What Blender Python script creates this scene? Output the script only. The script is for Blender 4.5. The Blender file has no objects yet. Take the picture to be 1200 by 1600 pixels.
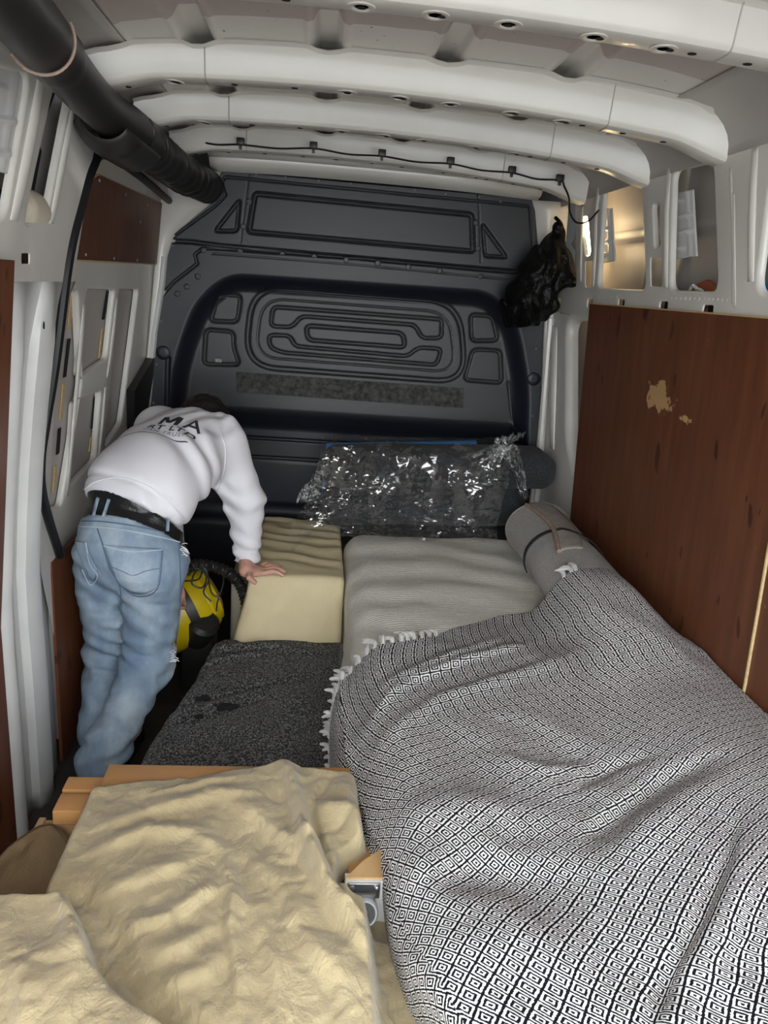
import bpy, bmesh, math, random
import numpy as np
from mathutils import Vector, Matrix
from mathutils.geometry import delaunay_2d_cdt

# ------------------------------------------------------------------ camera
sc = bpy.context.scene
COL = sc.collection
F_PX, CX, CY = 1180.0, 600.0, 800.0
YAW, PITCH, ROLL = math.radians(5.921), math.radians(16.571), math.radians(4.460)
EYE = np.array([0.0, 0.0, 1.55])
_d = np.array([math.sin(YAW)*math.cos(PITCH), math.cos(YAW)*math.cos(PITCH), -math.sin(PITCH)])
_r = np.cross(_d, [0, 0, 1]); _r /= np.linalg.norm(_r)
_u = np.cross(_r, _d)
CR = math.cos(ROLL)*_r + math.sin(ROLL)*_u
CU = math.cos(ROLL)*_u - math.sin(ROLL)*_r
CD = _d
cam_data = bpy.data.cameras.new('camera')
cam_data.sensor_fit = 'HORIZONTAL'
cam_data.sensor_width = 36.0
cam_data.lens = 36.0*F_PX/1200.0
cam_data.clip_start = 0.02
cam = bpy.data.objects.new('camera', cam_data)
COL.objects.link(cam)
cam.matrix_world = Matrix(((CR[0], CU[0], -CD[0], EYE[0]), (CR[1], CU[1], -CD[1], EYE[1]),
                           (CR[2], CU[2], -CD[2], EYE[2]), (0, 0, 0, 1)))
sc.camera = cam

# ------------------------------------------------------------------ overcast daylight, exposure
world = bpy.data.worlds.new('overcast_sky'); sc.world = world
world.use_nodes = True
bg = world.node_tree.nodes['Background']
bg.inputs['Color'].default_value = (0.93, 0.97, 1.0, 1)
bg.inputs['Strength'].default_value = 2.2
vs = sc.view_settings
vs.view_transform = 'Standard'; vs.look = 'None'; vs.gamma = 1.0
vs.use_curve_mapping = False
vs.exposure = 1.68

# ------------------------------------------------------------------ measuring helpers (pixel of the photograph -> point on a real plane)
def ray(x, y): return CD + (x-CX)/F_PX*CR - (y-CY)/F_PX*CU
def at_y(x, y, Y): v = ray(x, y); return EYE + v*(Y/v[1])
def at_z(x, y, Z): v = ray(x, y); return EYE + v*((Z-EYE[2])/v[2])
def at_x(x, y, X): v = ray(x, y); return EYE + v*(X/v[0])
RS, LS = 0.06, 0.10
def wall_x(side, z, d=0.0):
    z = np.maximum(z, 0.7)
    return (1.03+(1.54-z)*RS+d) if side > 0 else (-0.66-(1.54-z)*LS-d)
def at_wall(side, x, y, d=0.0):
    v = ray(x, y); s = RS if side > 0 else LS
    k = (1.03+1.54*RS+d) if side > 0 else (0.66+1.54*LS+d)
    t = (k-(side*EYE[0]+s*EYE[2]))/(side*v[0]+s*v[2]); P = EYE+v*t
    if P[2] < 0.7:
        X = wall_x(side, 0.0, d); P = EYE+v*(X/v[0])
    return (float(P[1]), float(P[2]))
def WP(side, pts, d=0.0): return [at_wall(side, x, y, d) for x, y in pts]

# ------------------------------------------------------------------ object helpers
def tag(o, label=None, cat=None, group=None, kind=None):
    if label: o['label'] = label
    if cat: o['category'] = cat
    if group: o['group'] = group
    if kind: o['kind'] = kind
    return o
def set_parent(o, p):
    if p is None: return
    o.parent = p
    o.matrix_parent_inverse = p.matrix_basis.inverted() if p.parent is None else Matrix()
def thing(name, label, cat, loc=(0, 0, 0), group=None, kind=None):
    o = bpy.data.objects.new(name, None); COL.objects.link(o)
    o.empty_display_size = 0.05
    o.location = loc
    return tag(o, label, cat, group, kind)
def mesh_obj(name, verts, faces, mat, parent=None, smooth=True, sharp=40, uv=None, solid=0.0, off=0.0, subs=0):
    me = bpy.data.meshes.new(name)
    me.from_pydata([tuple(map(float, v)) for v in verts], [], [tuple(map(int, f)) for f in faces])
    if smooth:
        me.polygons.foreach_set('use_smooth', [True]*len(me.polygons))
        if sharp and len(me.polygons) < 30000:
            bm = bmesh.new(); bm.from_mesh(me); lim = math.radians(sharp)
            for e in bm.edges:
                if len(e.link_faces) == 2 and e.calc_face_angle(0) > lim: e.smooth = False
            bm.to_mesh(me); bm.free()
    if uv is not None:
        lay = me.uv_layers.new(name='UVMap')
        li = np.empty(len(me.loops), dtype=np.int32); me.loops.foreach_get('vertex_index', li)
        lay.data.foreach_set('uv', np.asarray(uv, dtype=np.float32)[li].ravel())
    me.materials.append(mat)
    me.update()
    o = bpy.data.objects.new(name, me); COL.objects.link(o)
    set_parent(o, parent)
    if solid:
        m = o.modifiers.new('thickness', 'SOLIDIFY'); m.thickness = solid; m.offset = off
    if subs:
        m = o.modifiers.new('round', 'SUBSURF'); m.levels = subs; m.render_levels = subs
    return o
def inst(name, src, loc, parent=None, rot=None, scale=None):
    o = bpy.data.objects.new(name, src.data); COL.objects.link(o)
    o.location = loc
    if rot is not None: o.rotation_euler = rot
    if scale is not None: o.scale = scale
    set_parent(o, parent)
    return o

class MB:
    """collects simple shapes into one mesh"""
    def __init__(s): s.v = []; s.f = []
    def add(s, v, f):
        n = len(s.v); s.v += [tuple(map(float, p)) for p in v]; s.f += [tuple(i+n for i in q) for q in f]
        return s
    def box(s, lo, hi, bev=0.0):
        x0, y0, z0 = lo; x1, y1, z1 = hi
        if bev <= 0:
            return s.add([(x0,y0,z0),(x1,y0,z0),(x1,y1,z0),(x0,y1,z0),(x0,y0,z1),(x1,y0,z1),(x1,y1,z1),(x0,y1,z1)],
                         [(0,3,2,1),(4,5,6,7),(0,1,5,4),(1,2,6,5),(2,3,7,6),(3,0,4,7)])
        bm = bmesh.new(); bmesh.ops.create_cube(bm, size=1)
        for v in bm.verts:
            v.co = Vector(((x0+x1)/2+v.co.x*(x1-x0), (y0+y1)/2+v.co.y*(y1-y0), (z0+z1)/2+v.co.z*(z1-z0)))
        bmesh.ops.bevel(bm, geom=list(bm.edges), offset=bev, segments=3, profile=0.5, affect='EDGES')
        bm.verts.index_update()
        s.add([v.co for v in bm.verts], [[v.index for v in f.verts] for f in bm.faces]); bm.free()
        return s
    def tube(s, pts, r, n=10, cap=True, flat=None):
        pts = [np.array(p, float) for p in pts]; m = len(pts)
        rr = r if hasattr(r, '__len__') else [r]*m
        base = len(s.v); up = np.array([0.03, 0.02, 1.0]); prev = None
        for i, p in enumerate(pts):
            t = pts[min(i+1, m-1)]-pts[max(i-1, 0)]; t /= np.linalg.norm(t)+1e-9
            if prev is None:
                a = np.cross(t, up)
                if np.linalg.norm(a) < 0.1: a = np.cross(t, [1, 0.1, 0])
            else: a = prev-t*(prev@t)
            a /= np.linalg.norm(a); prev = a; b = np.cross(t, a)
            for k in range(n):
                th = 2*math.pi*k/n
                s.v.append(tuple(p+rr[i]*(math.cos(th)*a+math.sin(th)*b)))
        for i in range(m-1):
            for k in range(n):
                s.f.append((base+i*n+k, base+i*n+(k+1) % n, base+(i+1)*n+(k+1) % n, base+(i+1)*n+k))
        if cap:
            s.f.append(tuple(base+k for k in reversed(range(n)))); s.f.append(tuple(base+(m-1)*n+k for k in range(n)))
        return s
    def lathe(s, prof, origin, axis=(0, 0, 1), n=24):
        ax = np.array(axis, float); ax /= np.linalg.norm(ax)
        a = np.cross(ax, [0.3, 0.9, 0.1] if abs(ax[1]) < 0.9 else [1, 0, 0.1]); a /= np.linalg.norm(a); b = np.cross(ax, a)
        base = len(s.v); o = np.array(origin, float)
        for r, h in prof:
            for k in range(n):
                th = 2*math.pi*k/n
                s.v.append(tuple(o+ax*h+r*(math.cos(th)*a+math.sin(th)*b)))
        for i in range(len(prof)-1):
            for k in range(n):
                s.f.append((base+i*n+k, base+i*n+(k+1) % n, base+(i+1)*n+(k+1) % n, base+(i+1)*n+k))
        s.f.append(tuple(base+k for k in reversed(range(n)))); s.f.append(tuple(base+(len(prof)-1)*n+k for k in range(n)))
        return s
    def prism(s, poly, fmap, h0, h1):
        """poly of 2D points; fmap(u, v, h) -> xyz"""
        n = len(poly); base = len(s.v)
        for h in (h0, h1):
            for u, v in poly: s.v.append(tuple(map(float, fmap(u, v, h))))
        s.f.append(tuple(base+i for i in reversed(range(n)))); s.f.append(tuple(base+n+i for i in range(n)))
        for i in range(n): s.f.append((base+i, base+(i+1) % n, base+n+(i+1) % n, base+n+i))
        return s
    def build(s, name, mat, parent=None, **k): return mesh_obj(name, s.v, s.f, mat, parent, **k)

def spline(pts, n):
    P = np.array(pts, float); m = len(P)
    if m < 3: return [P[0]+(P[-1]-P[0])*t for t in np.linspace(0, 1, n)]
    out = []
    Q = np.vstack([2*P[0]-P[1], P, 2*P[-1]-P[-2]])
    for t in np.linspace(0, m-1-1e-6, n):
        i = int(t); u = t-i; a, b, c, d = Q[i], Q[i+1], Q[i+2], Q[i+3]
        out.append(0.5*((2*b)+(c-a)*u+(2*a-5*b+4*c-d)*u*u+(3*b-a-3*c+d)*u**3))
    return out
def roundpoly(pts, r, n=6):
    P = [np.array(p, float) for p in pts]; m = len(P); out = []
    rr = r if hasattr(r, '__len__') else [r]*m
    for i in range(m):
        a, b, c = P[i-1], P[i], P[(i+1) % m]
        u = a-b; v = c-b; lu, lv = np.linalg.norm(u), np.linalg.norm(v); u /= lu; v /= lv
        q = min(rr[i]*1.3, lu*0.45, lv*0.45)
        s, e = b+u*q, b+v*q
        for k in range(n+1):
            t = k/n; out.append(tuple((1-t)**2*s+2*t*(1-t)*b+t*t*e))
    return out
def densify(poly, step):
    out = []; m = len(poly)
    for i in range(m):
        a = np.array(poly[i]); b = np.array(poly[(i+1) % m]); k = max(1, int(np.linalg.norm(b-a)/step))
        out += [tuple(a+(b-a)*j/k) for j in range(k)]
    return out
def loop_offset(loop, d):
    P = np.array(loop); n = len(P); A = 0.5*np.sum(P[:, 0]*np.roll(P[:, 1], -1)-np.roll(P[:, 0], -1)*P[:, 1])
    T = np.roll(P, -1, 0)-np.roll(P, 1, 0); T /= np.linalg.norm(T, axis=1)[:, None]+1e-9
    N = np.stack([-T[:, 1], T[:, 0]], 1)*(1 if A > 0 else -1)   # inward
    return P+N*d
def sd_poly(X, Z, poly):
    P = np.array(poly); n = len(P); d = np.full(X.shape, 1e9); ins = np.zeros(X.shape, bool)
    for i in range(n):
        a, b = P[i], P[(i+1) % n]; e = b-a; wx, wz = X-a[0], Z-a[1]
        t = np.clip((wx*e[0]+wz*e[1])/(e@e+1e-12), 0, 1)
        d = np.minimum(d, np.hypot(wx-t*e[0], wz-t*e[1]))
        c = ((a[1] > Z) != (b[1] > Z)) & (X < (b[0]-a[0])*(Z-a[1])/(b[1]-a[1]+1e-12)+a[0]); ins ^= c
    return np.where(ins, -d, d)
def holed_plate(name, outer, holes, fmap, mat, parent=None, rim=0.015, depth=0.03, flip=False, edge=0.0):
    """flat pressed sheet: outline with holes whose edges roll away from the viewer; fmap(u, v, d)"""
    rims = rim if hasattr(rim, '__len__') else [rim]*len(holes)
    big = [loop_offset(h, -rm) for h, rm in zip(holes, rims)]
    V2 = []; E2 = []
    for L in [np.array(outer)]+big:
        n0 = len(V2); m_ = len(L); V2 += [Vector((float(p[0]), float(p[1]))) for p in L]; E2 += [(n0+i, n0+(i+1) % m_) for i in range(m_)]
    vo_, _, fo_, _, _, _ = delaunay_2d_cdt(V2, E2, [], 0, 1e-6)
    cen = np.array([[sum(vo_[i].x for i in f)/len(f), sum(vo_[i].y for i in f)/len(f)] for f in fo_])
    keep = sd_poly(cen[:, 0], cen[:, 1], outer) < 0
    for L in big: keep &= sd_poly(cen[:, 0], cen[:, 1], L) > 0
    mb = MB(); mb.add([fmap(v.x, v.y, 0.0) for v in vo_], [f for f, k in zip(fo_, keep) if k])
    for h in list(holes)+([None] if edge else []):
        rows = []
        if h is None: rows = [(np.array(outer), 0.0), (np.array(outer), edge)]
        else:
            rim_ = rims[[id(x_) for x_ in holes].index(id(h))]; base = loop_offset(h, -rim_)
            for k in range(6):
                a = k/5*math.pi/2
                rows.append((np.array(base)+(np.array(h)-base)*math.sin(a), rim_*(1-math.cos(a))))
            rows.append((np.array(h), depth if rim_ > 0.0045 else rim_+0.001))
        n = len(rows[0][0]); b0 = len(mb.v)
        for P, d in rows: mb.v += [tuple(map(float, fmap(p[0], p[1], d))) for p in P]
        for i in range(len(rows)-1):
            for k in range(n):
                mb.f.append((b0+i*n+k, b0+i*n+(k+1) % n, b0+(i+1)*n+(k+1) % n, b0+(i+1)*n+k))
    o = mb.build(name, mat, parent, sharp=0)
    m = o.data; bm = bmesh.new(); bm.from_mesh(m)
    bmesh.ops.remove_doubles(bm, verts=bm.verts, dist=1e-5)
    bmesh.ops.recalc_face_normals(bm, faces=bm.faces)
    for e in bm.edges:
        if len(e.link_faces) == 2 and e.calc_face_angle(0) > math.radians(50): e.smooth = False
    bm.to_mesh(m); bm.free()
    return o
def wallmap(side, d0=0.0): return lambda y, z, d: (float(wall_x(side, z, d0+d)), y, z)
def grid_faces(nu, nv, flip=False):
    i, j = np.meshgrid(np.arange(nu-1), np.arange(nv-1), indexing='ij'); a = (i*nv+j).ravel()
    q = np.stack([a, a+nv, a+nv+1, a+1], 1)
    return q[:, ::-1] if flip else q
# ------------------------------------------------------------------ noise in numpy
_rng = np.random.default_rng(7)
_perm = _rng.permutation(512); _g2 = _rng.normal(size=(512, 2)); _g2 /= np.linalg.norm(_g2, axis=1)[:, None]
def perlin(x, y, seed=0):
    xi = np.floor(x).astype(int); yi = np.floor(y).astype(int); xf = x-xi; yf = y-yi
    def g(ix, iy, dx, dy):
        h = _perm[(_perm[(ix+seed*17) & 511]+iy) & 511]; return _g2[h, 0]*dx+_g2[h, 1]*dy
    s = xf*xf*xf*(xf*(xf*6-15)+10); t = yf*yf*yf*(yf*(yf*6-15)+10)
    a = g(xi, yi, xf, yf); b = g(xi+1, yi, xf-1, yf); c = g(xi, yi+1, xf, yf-1); d = g(xi+1, yi+1, xf-1, yf-1)
    return (a*(1-s)+b*s)*(1-t)+(c*(1-s)+d*s)*t*1.0
def fbm(x, y, seed=0, octv=3):
    r = 0; a = 1.0
    for k in range(octv): r = r+a*perlin(x*2**k, y*2**k, seed+k); a *= 0.5
    return r
def sstep(a, b, x):
    t = np.clip((x-a)/(b-a), 0, 1); return t*t*(3-2*t)
def dist_poly(X, Y, pts):
    """distance to a polyline and signed side"""
    best = np.full(np.shape(X), 1e9); side = np.zeros(np.shape(X)); par = np.zeros(np.shape(X))
    n = len(pts)-1
    for i in range(n):
        ax, ay = pts[i][:2]; bx, by = pts[i+1][:2]; dx, dy = bx-ax, by-ay; L = dx*dx+dy*dy+1e-12
        t = np.clip(((X-ax)*dx+(Y-ay)*dy)/L, 0, 1)
        d = np.hypot(X-ax-t*dx, Y-ay-t*dy); m = d < best
        best = np.where(m, d, best); par = np.where(m, (i+t)/n, par)
        side = np.where(m, np.sign((X-ax)*dy-(Y-ay)*dx), side)
    return best, side, par
def fold(X, Y, pts, amp, w, w2=None):
    """ridge along a polyline; w on its right hand side, w2 on its left"""
    d, s, p = dist_poly(X, Y, pts)
    ww = np.where(s > 0, w, w2 if w2 else w)
    return amp*np.exp(-(d/ww)**2)*np.sqrt(np.clip(np.sin(np.pi*np.clip(p, 0.02, 0.98)), 0, 1))
# ------------------------------------------------------------------ materials
class NT:
    def __init__(s, name):
        s.m = bpy.data.materials.new(name); s.m.use_nodes = True; s.t = s.m.node_tree
        s.b = s.t.nodes['Principled BSDF']; s.out = s.t.nodes['Material Output']
    def n(s, typ, **k):
        nd = s.t.nodes.new(typ)
        for a, v in k.items(): setattr(nd, a, v)
        return nd
    def l(s, a, b): s.t.links.new(a, b)
    def setv(s, nd, name, v):
        if hasattr(v, 'is_output') or isinstance(v, bpy.types.NodeSocket): s.l(v, nd.inputs[name])
        else: nd.inputs[name].default_value = v
    def math(s, op, a, b=None, c=None):
        nd = s.n('ShaderNodeMath', operation=op)
        for i, v in enumerate((a, b, c)):
            if v is None: continue
            if isinstance(v, bpy.types.NodeSocket): s.l(v, nd.inputs[i])
            else: nd.inputs[i].default_value = v
        return nd.outputs[0]
    def coord(s, kind='Object', scale=(1, 1, 1), rot=(0, 0, 0)):
        tc = s.n('ShaderNodeTexCoord'); mp = s.n('ShaderNodeMapping')
        s.l(tc.outputs[kind], mp.inputs['Vector']); mp.inputs['Scale'].default_value = scale; mp.inputs['Rotation'].default_value = rot
        return mp.outputs[0]
    def noise(s, vec, scale, detail=3, rough=0.55, dist=0.0):
        nd = s.n('ShaderNodeTexNoise'); s.l(vec, nd.inputs['Vector'])
        nd.inputs['Scale'].default_value = scale; nd.inputs['Detail'].default_value = detail
        nd.inputs['Roughness'].default_value = rough; nd.inputs['Distortion'].default_value = dist
        return nd.outputs['Fac']
    def ramp(s, fac, stops):
        nd = s.n('ShaderNodeValToRGB'); s.l(fac, nd.inputs[0]); cr = nd.color_ramp
        while len(cr.elements) < len(stops): cr.elements.new(0.5)
        for e, (p, c) in zip(cr.elements, stops):
            e.position = p; e.color = tuple(c)+(1,) if len(c) == 3 else c
        return nd.outputs[0]
    def mix(s, fac, a, b, mode='MIX'):
        nd = s.n('ShaderNodeMix', data_type='RGBA', blend_type=mode)
        for i, v in ((0, fac), (6, a), (7, b)):
            if isinstance(v, bpy.types.NodeSocket): s.l(v, nd.inputs[i])
            else: nd.inputs[i].default_value = (tuple(v)+(1,) if i and len(v) == 3 else v)
        return nd.outputs[2]
    def bump(s, h, strength=0.3, dist=0.01):
        nd = s.n('ShaderNodeBump'); s.l(h, nd.inputs['Height'])
        nd.inputs['Strength'].default_value = strength; nd.inputs['Distance'].default_value = dist
        s.l(nd.outputs[0], s.b.inputs['Normal']); return nd
    def base(s, c):
        if isinstance(c, bpy.types.NodeSocket): s.l(c, s.b.inputs['Base Color'])
        else: s.b.inputs['Base Color'].default_value = tuple(c)+(1,)
    def fin(s, rough=None, metal=None, spec=None, coat=None, sheen=None):
        for nme, v in (('Roughness', rough), ('Metallic', metal), ('Specular IOR Level', spec), ('Coat Weight', coat), ('Sheen Weight', sheen)):
            if v is not None: s.setv(s.b, nme, v)
        return s.m
def simple(name, col, rough=0.5, col2=None, vscale=6.0, bump=0.0, bscale=60.0, metal=0.0, spec=0.5, stretch=(1, 1, 1), sheen=None, coat=None, bdist=0.01):
    t = NT(name); v = t.coord('Object', stretch)
    if col2: t.base(t.ramp(t.noise(v, vscale, 4), [(0.3, col), (0.7, col2)]))
    else: t.base(col)
    if bump: t.bump(t.noise(v, bscale, 3), bump, bdist)
    return t.fin(rough, metal, spec, coat, sheen)

M = {}
M['paint'] = simple('white_van_paint', (0.70, 0.68, 0.63), 0.30, (0.60, 0.58, 0.535), 3.0, spec=0.5, coat=0.15)
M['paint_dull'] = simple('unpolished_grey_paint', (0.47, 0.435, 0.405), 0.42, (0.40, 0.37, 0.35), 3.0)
M['paint_wear'] = simple('scuffed_white_paint', (0.70, 0.70, 0.68), 0.4, (0.58, 0.58, 0.57), 5.0)
M['black'] = simple('black_rubber', (0.006, 0.006, 0.007), 0.5)
M['void'] = simple('shade_black', (0.004, 0.004, 0.004), 0.9)  # near-black colour standing in for the shade inside holes and slots
M['black_plastic'] = simple('black_plastic', (0.014, 0.013, 0.013), 0.42, (0.022, 0.021, 0.02), 8.0)
M['steel'] = simple('zinc_steel', (0.55, 0.56, 0.58), 0.3, metal=1.0)
M['rivet'] = simple('dull_rivet', (0.20, 0.20, 0.20), 0.45, metal=0.6)
M['dark_steel'] = simple('dark_bolt_steel', (0.03, 0.03, 0.033), 0.4, metal=0.3)
# roof skin: mauve primer with a painted white strip beside each rib
t = NT('roof_skin_primer'); tc = t.n('ShaderNodeTexCoord'); sp = t.n('ShaderNodeSeparateXYZ'); t.l(tc.outputs['Object'], sp.inputs[0])
v = t.coord('Object')
ph = t.math('FRACT', t.math('DIVIDE', t.math('SUBTRACT', sp.outputs[1], 1.52), 0.533))
ph = t.math('ADD', ph, t.math('MULTIPLY', t.math('SUBTRACT', t.noise(v, 3.0, 2), 0.5), 0.12))
ms = t.math('GREATER_THAN', t.math('ABSOLUTE', t.math('SUBTRACT', ph, 0.44)), 0.24)
spk = t.math('GREATER_THAN', t.noise(v, 55, 2, 0.5), 0.74)
c = t.mix(ms, (0.50, 0.435, 0.40), (0.72, 0.695, 0.64))
t.base(t.mix(spk, c, (0.12, 0.09, 0.07))); M['roof'] = t.fin(0.45)
# plywood: red-brown film-faced board with vertical grain, dark knots and worn patches
def plywood(name, patches=(), dark=1.0):
    t = NT(name); v = t.coord('Object', (1, 1, 0.12)); w = t.coord('Object', (1, 1, 0.45)); q = t.coord('Object')
    g = t.ramp(t.noise(v, 26, 5, 0.6), [(0.25, (0.100*dark, 0.032*dark, 0.014*dark)), (0.75, (0.170*dark, 0.062*dark, 0.028*dark))])
    g = t.mix(t.math('MULTIPLY', t.math('GREATER_THAN', t.noise(w, 21, 1, 0.4), 0.715), 0.75), g, (0.035, 0.010, 0.006))
    fleck = t.math('GREATER_THAN', t.noise(t.coord('Object', (1, 1, 0.7)), 62, 2, 0.5), 0.775)
    g = t.mix(t.math('MULTIPLY', fleck, 0.6), g, (0.38, 0.22, 0.10))
    for (py, pz, ry, rz, thr, scl) in patches:
        tc = t.n('ShaderNodeTexCoord'); mp = t.n('ShaderNodeMapping', vector_type='POINT'); t.l(tc.outputs['Object'], mp.inputs[0])
        mp.inputs['Location'].default_value = (0, -py/ry, -pz/rz); mp.inputs['Scale'].default_value = (0, 1/ry, 1/rz)
        ln = t.n('ShaderNodeVectorMath', operation='LENGTH'); t.l(mp.outputs[0], ln.inputs[0])
        f = t.math('ADD', t.math('MULTIPLY', t.math('SUBTRACT', t.noise(q, scl, 4, 0.65), 0.5), 2.2), t.math('SUBTRACT', 1.0, ln.outputs['Value']))
        g = t.mix(t.math('GREATER_THAN', f, thr), g, (0.46, 0.29, 0.13))
    t.base(g); t.bump(t.noise(v, 60, 3), 0.08, 0.004)
    return t.fin(0.42, spec=0.35)
# bulkhead plastic: dusty grey where worn
t = NT('bulkhead_plastic'); at = t.n('ShaderNodeAttribute', attribute_name='dust'); v = t.coord('Object')
nz = t.math('MULTIPLY', t.noise(t.coord('Object', (0.35, 1, 1)), 11, 6, 0.7), 1.05)
fac = t.math('MULTIPLY', at.outputs['Fac'], t.math('ADD', 0.55, t.math('MULTIPLY', nz, 0.9)))
t.base(t.mix(fac, (0.0055, 0.0065, 0.016), (0.038, 0.0395, 0.0395)))
t.bump(t.noise(v, 420, 2), 0.12, 0.002); M['bulkhead'] = t.fin(0.42, spec=0.45)
M['bulk_patch'] = simple('worn_velcro_strip', (0.016, 0.017, 0.016), 0.8, (0.10, 0.10, 0.09), 45.0, 0.5, 220.0)
# fleece / jersey tan
t = NT('tan_fleece'); v = t.coord('Object')
c = t.ramp(t.noise(v, 5, 4, 0.6), [(0.3, (0.36, 0.292, 0.168)), (0.7, (0.51, 0.428, 0.255))])
c = t.mix(t.math('MULTIPLY', t.noise(v, 160, 3, 0.7), 0.35), c, (0.34, 0.26, 0.16))
t.base(c); wk = t.noise(t.coord('Object', (1, 0.7, 1)), 15, 3, 0.55, 1.2); t.bump(t.math('ADD', t.math('MULTIPLY', wk, 2.6), t.math('MULTIPLY', t.noise(v, 210, 4, 0.7), 0.42)), 0.6, 0.007); M['fleece'] = t.fin(0.95, spec=0.1, sheen=0.35)
M['jersey'] = simple('tan_stretch_cover', (0.70, 0.60, 0.38), 0.85, (0.62, 0.52, 0.32), 6.0, 0.15, 300.0, spec=0.2)
M['brown_cover'] = simple('dark_tan_cloth', (0.30, 0.215, 0.12), 0.9, (0.23, 0.16, 0.09), 5.0, 0.3, 200.0, spec=0.1)
# speckled dark wool
def speckle(name, a, b, c3, s1=170, thr=0.5):
    t = NT(name); v = t.coord('Object'); n1 = t.noise(v, s1, 4, 0.75); n2 = t.noise(v, 7, 3)
    c = t.mix(t.ramp(n1, [(thr-0.07, (0, 0, 0)), (thr+0.12, (1, 1, 1))]), a, b)
    c = t.mix(t.math('MULTIPLY', n2, 0.5), c, c3)
    t.base(c); t.bump(n1, 0.6, 0.004); return t.fin(0.95, spec=0.1, sheen=0.1)
M['wool'] = speckle('dark_speckled_wool', (0.014, 0.014, 0.015), (0.40, 0.39, 0.38), (0.012, 0.012, 0.013), 175, 0.53)
M['cushion'] = speckle('charcoal_upholstery', (0.018, 0.020, 0.023), (0.10, 0.105, 0.11), (0.03, 0.033, 0.036), 330, 0.52)
M['felt'] = speckle('light_grey_felt', (0.26, 0.25, 0.235), (0.54, 0.52, 0.49), (0.40, 0.375, 0.345), 260, 0.5)
M['felt_edge'] = simple('felt_edge_band', (0.40, 0.29, 0.235), 0.9, (0.30, 0.21, 0.17), 30.0, 0.4, 200.0)
M['felt_back'] = simple('felt_backing', (0.38, 0.35, 0.31), 0.9, (0.30, 0.27, 0.24), 30.0, 0.4, 200.0)
# knitted bed cover under plastic
t = NT('cream_knit_cover'); v = t.coord('Object'); wv = t.n('ShaderNodeTexWave', wave_type='BANDS', bands_direction='Y'); t.l(t.coord('Object', (1, 1, 1)), wv.inputs[0])
wv.inputs['Scale'].default_value = 26; wv.inputs['Distortion'].default_value = 3.0; wv.inputs['Detail'].default_value = 2; wv.inputs['Detail Scale'].default_value = 4
c = t.mix(wv.outputs['Fac'], (0.76, 0.72, 0.64), (0.92, 0.89, 0.81)); t.base(c); t.bump(wv.outputs['Fac'], 0.35, 0.006); M['knit'] = t.fin(0.85, spec=0.2)
# black and white woven throw: nested diamonds
t = NT('nested_diamond_weave'); uvn = t.n('ShaderNodeUVMap'); wob = t.n('ShaderNodeTexNoise'); t.l(uvn.outputs[0], wob.inputs[0])
wob.inputs['Scale'].default_value = 260; wob.inputs['Detail'].default_value = 1
vm = t.n('ShaderNodeVectorMath', operation='MULTIPLY_ADD'); t.l(wob.outputs['Color'], vm.inputs[0]); vm.inputs[1].default_value = (0.0026, 0.0026, 0); t.l(uvn.outputs[0], vm.inputs[2])
sx = t.n('ShaderNodeSeparateXYZ'); t.l(vm.outputs[0], sx.inputs[0])
CELL = 0.0220
def cellabs(o): return t.math('ABSOLUTE', t.math('SUBTRACT', t.math('FRACT', t.math('DIVIDE', o, CELL)), 0.5))
dd = t.math('MAXIMUM', cellabs(sx.outputs[0]), cellabs(sx.outputs[1]))
W, K = (0.88, 0.88, 0.87), (0.010, 0.010, 0.015)
r = t.n('ShaderNodeValToRGB'); t.l(dd, r.inputs[0]); cr = r.color_ramp; cr.interpolation = 'CONSTANT'
stops = [(0.0, K), (0.085, W), (0.195, K), (0.31, W), (0.43, K)]
while len(cr.elements) < len(stops): cr.elements.new(0.5)
for e, (p_, c_) in zip(cr.elements, stops): e.position = p_; e.color = c_+(1,)
v = t.coord('UV'); fz = t.noise(v, 900, 3, 0.7)
col = t.mix(t.math('MULTIPLY', fz, 0.35), r.outputs[0], (0.3, 0.3, 0.31), 'MULTIPLY'); t.base(col)
t.bump(t.math('ADD', t.math('MULTIPLY', r.outputs[0], 0.5), fz), 0.35, 0.003); M['throw'] = t.fin(0.95, spec=0.1)
M['fringe'] = simple('white_cotton_fringe', (0.80, 0.79, 0.76), 0.9, (0.62, 0.61, 0.58), 60.0, 0.5, 400.0)
# beech wood
def wood(name, a, b, sc_=(1, 1, 1), s=14):
    t = NT(name); v = t.coord('Object', sc_); n1 = t.noise(v, s, 5, 0.6, 0.6)
    t.base(t.ramp(n1, [(0.25, a), (0.75, b)])); t.bump(t.noise(v, s*5, 3), 0.06, 0.003); return t.fin(0.4, spec=0.35)
M['beech'] = wood('oiled_beech', (0.42, 0.205, 0.07), (0.55, 0.295, 0.115), (0.15, 1, 1))
M['beech_end'] = wood('beech_end_grain', (0.56, 0.34, 0.155), (0.66, 0.44, 0.22), (1, 1, 0.2))
M['white_board'] = simple('white_melamine', (0.72, 0.71, 0.68), 0.4)
M['wheel_grey'] = simple('grey_wheel_rubber', (0.42, 0.43, 0.44), 0.5)
M['blue_foam'] = simple('blue_foam_board', (0.03, 0.27, 0.70), 0.6, (0.025, 0.23, 0.62), 8.0)
M['yellow'] = simple('yellow_plastic', (0.62, 0.46, 0.005), 0.35, (0.55, 0.40, 0.004), 5.0)
M['ply_edge'] = simple('raw_plywood_edge', (0.62, 0.46, 0.24), 0.7, (0.48, 0.33, 0.16), 90.0)
M['foam_beige'] = simple('beige_packing_roll', (0.60, 0.545, 0.44), 0.7, (0.52, 0.46, 0.36), 12.0)
M['floor'] = simple('scuffed_dark_floor', (0.030, 0.026, 0.023), 0.7, (0.06, 0.05, 0.043), 9.0, 0.2, 60)
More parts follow.
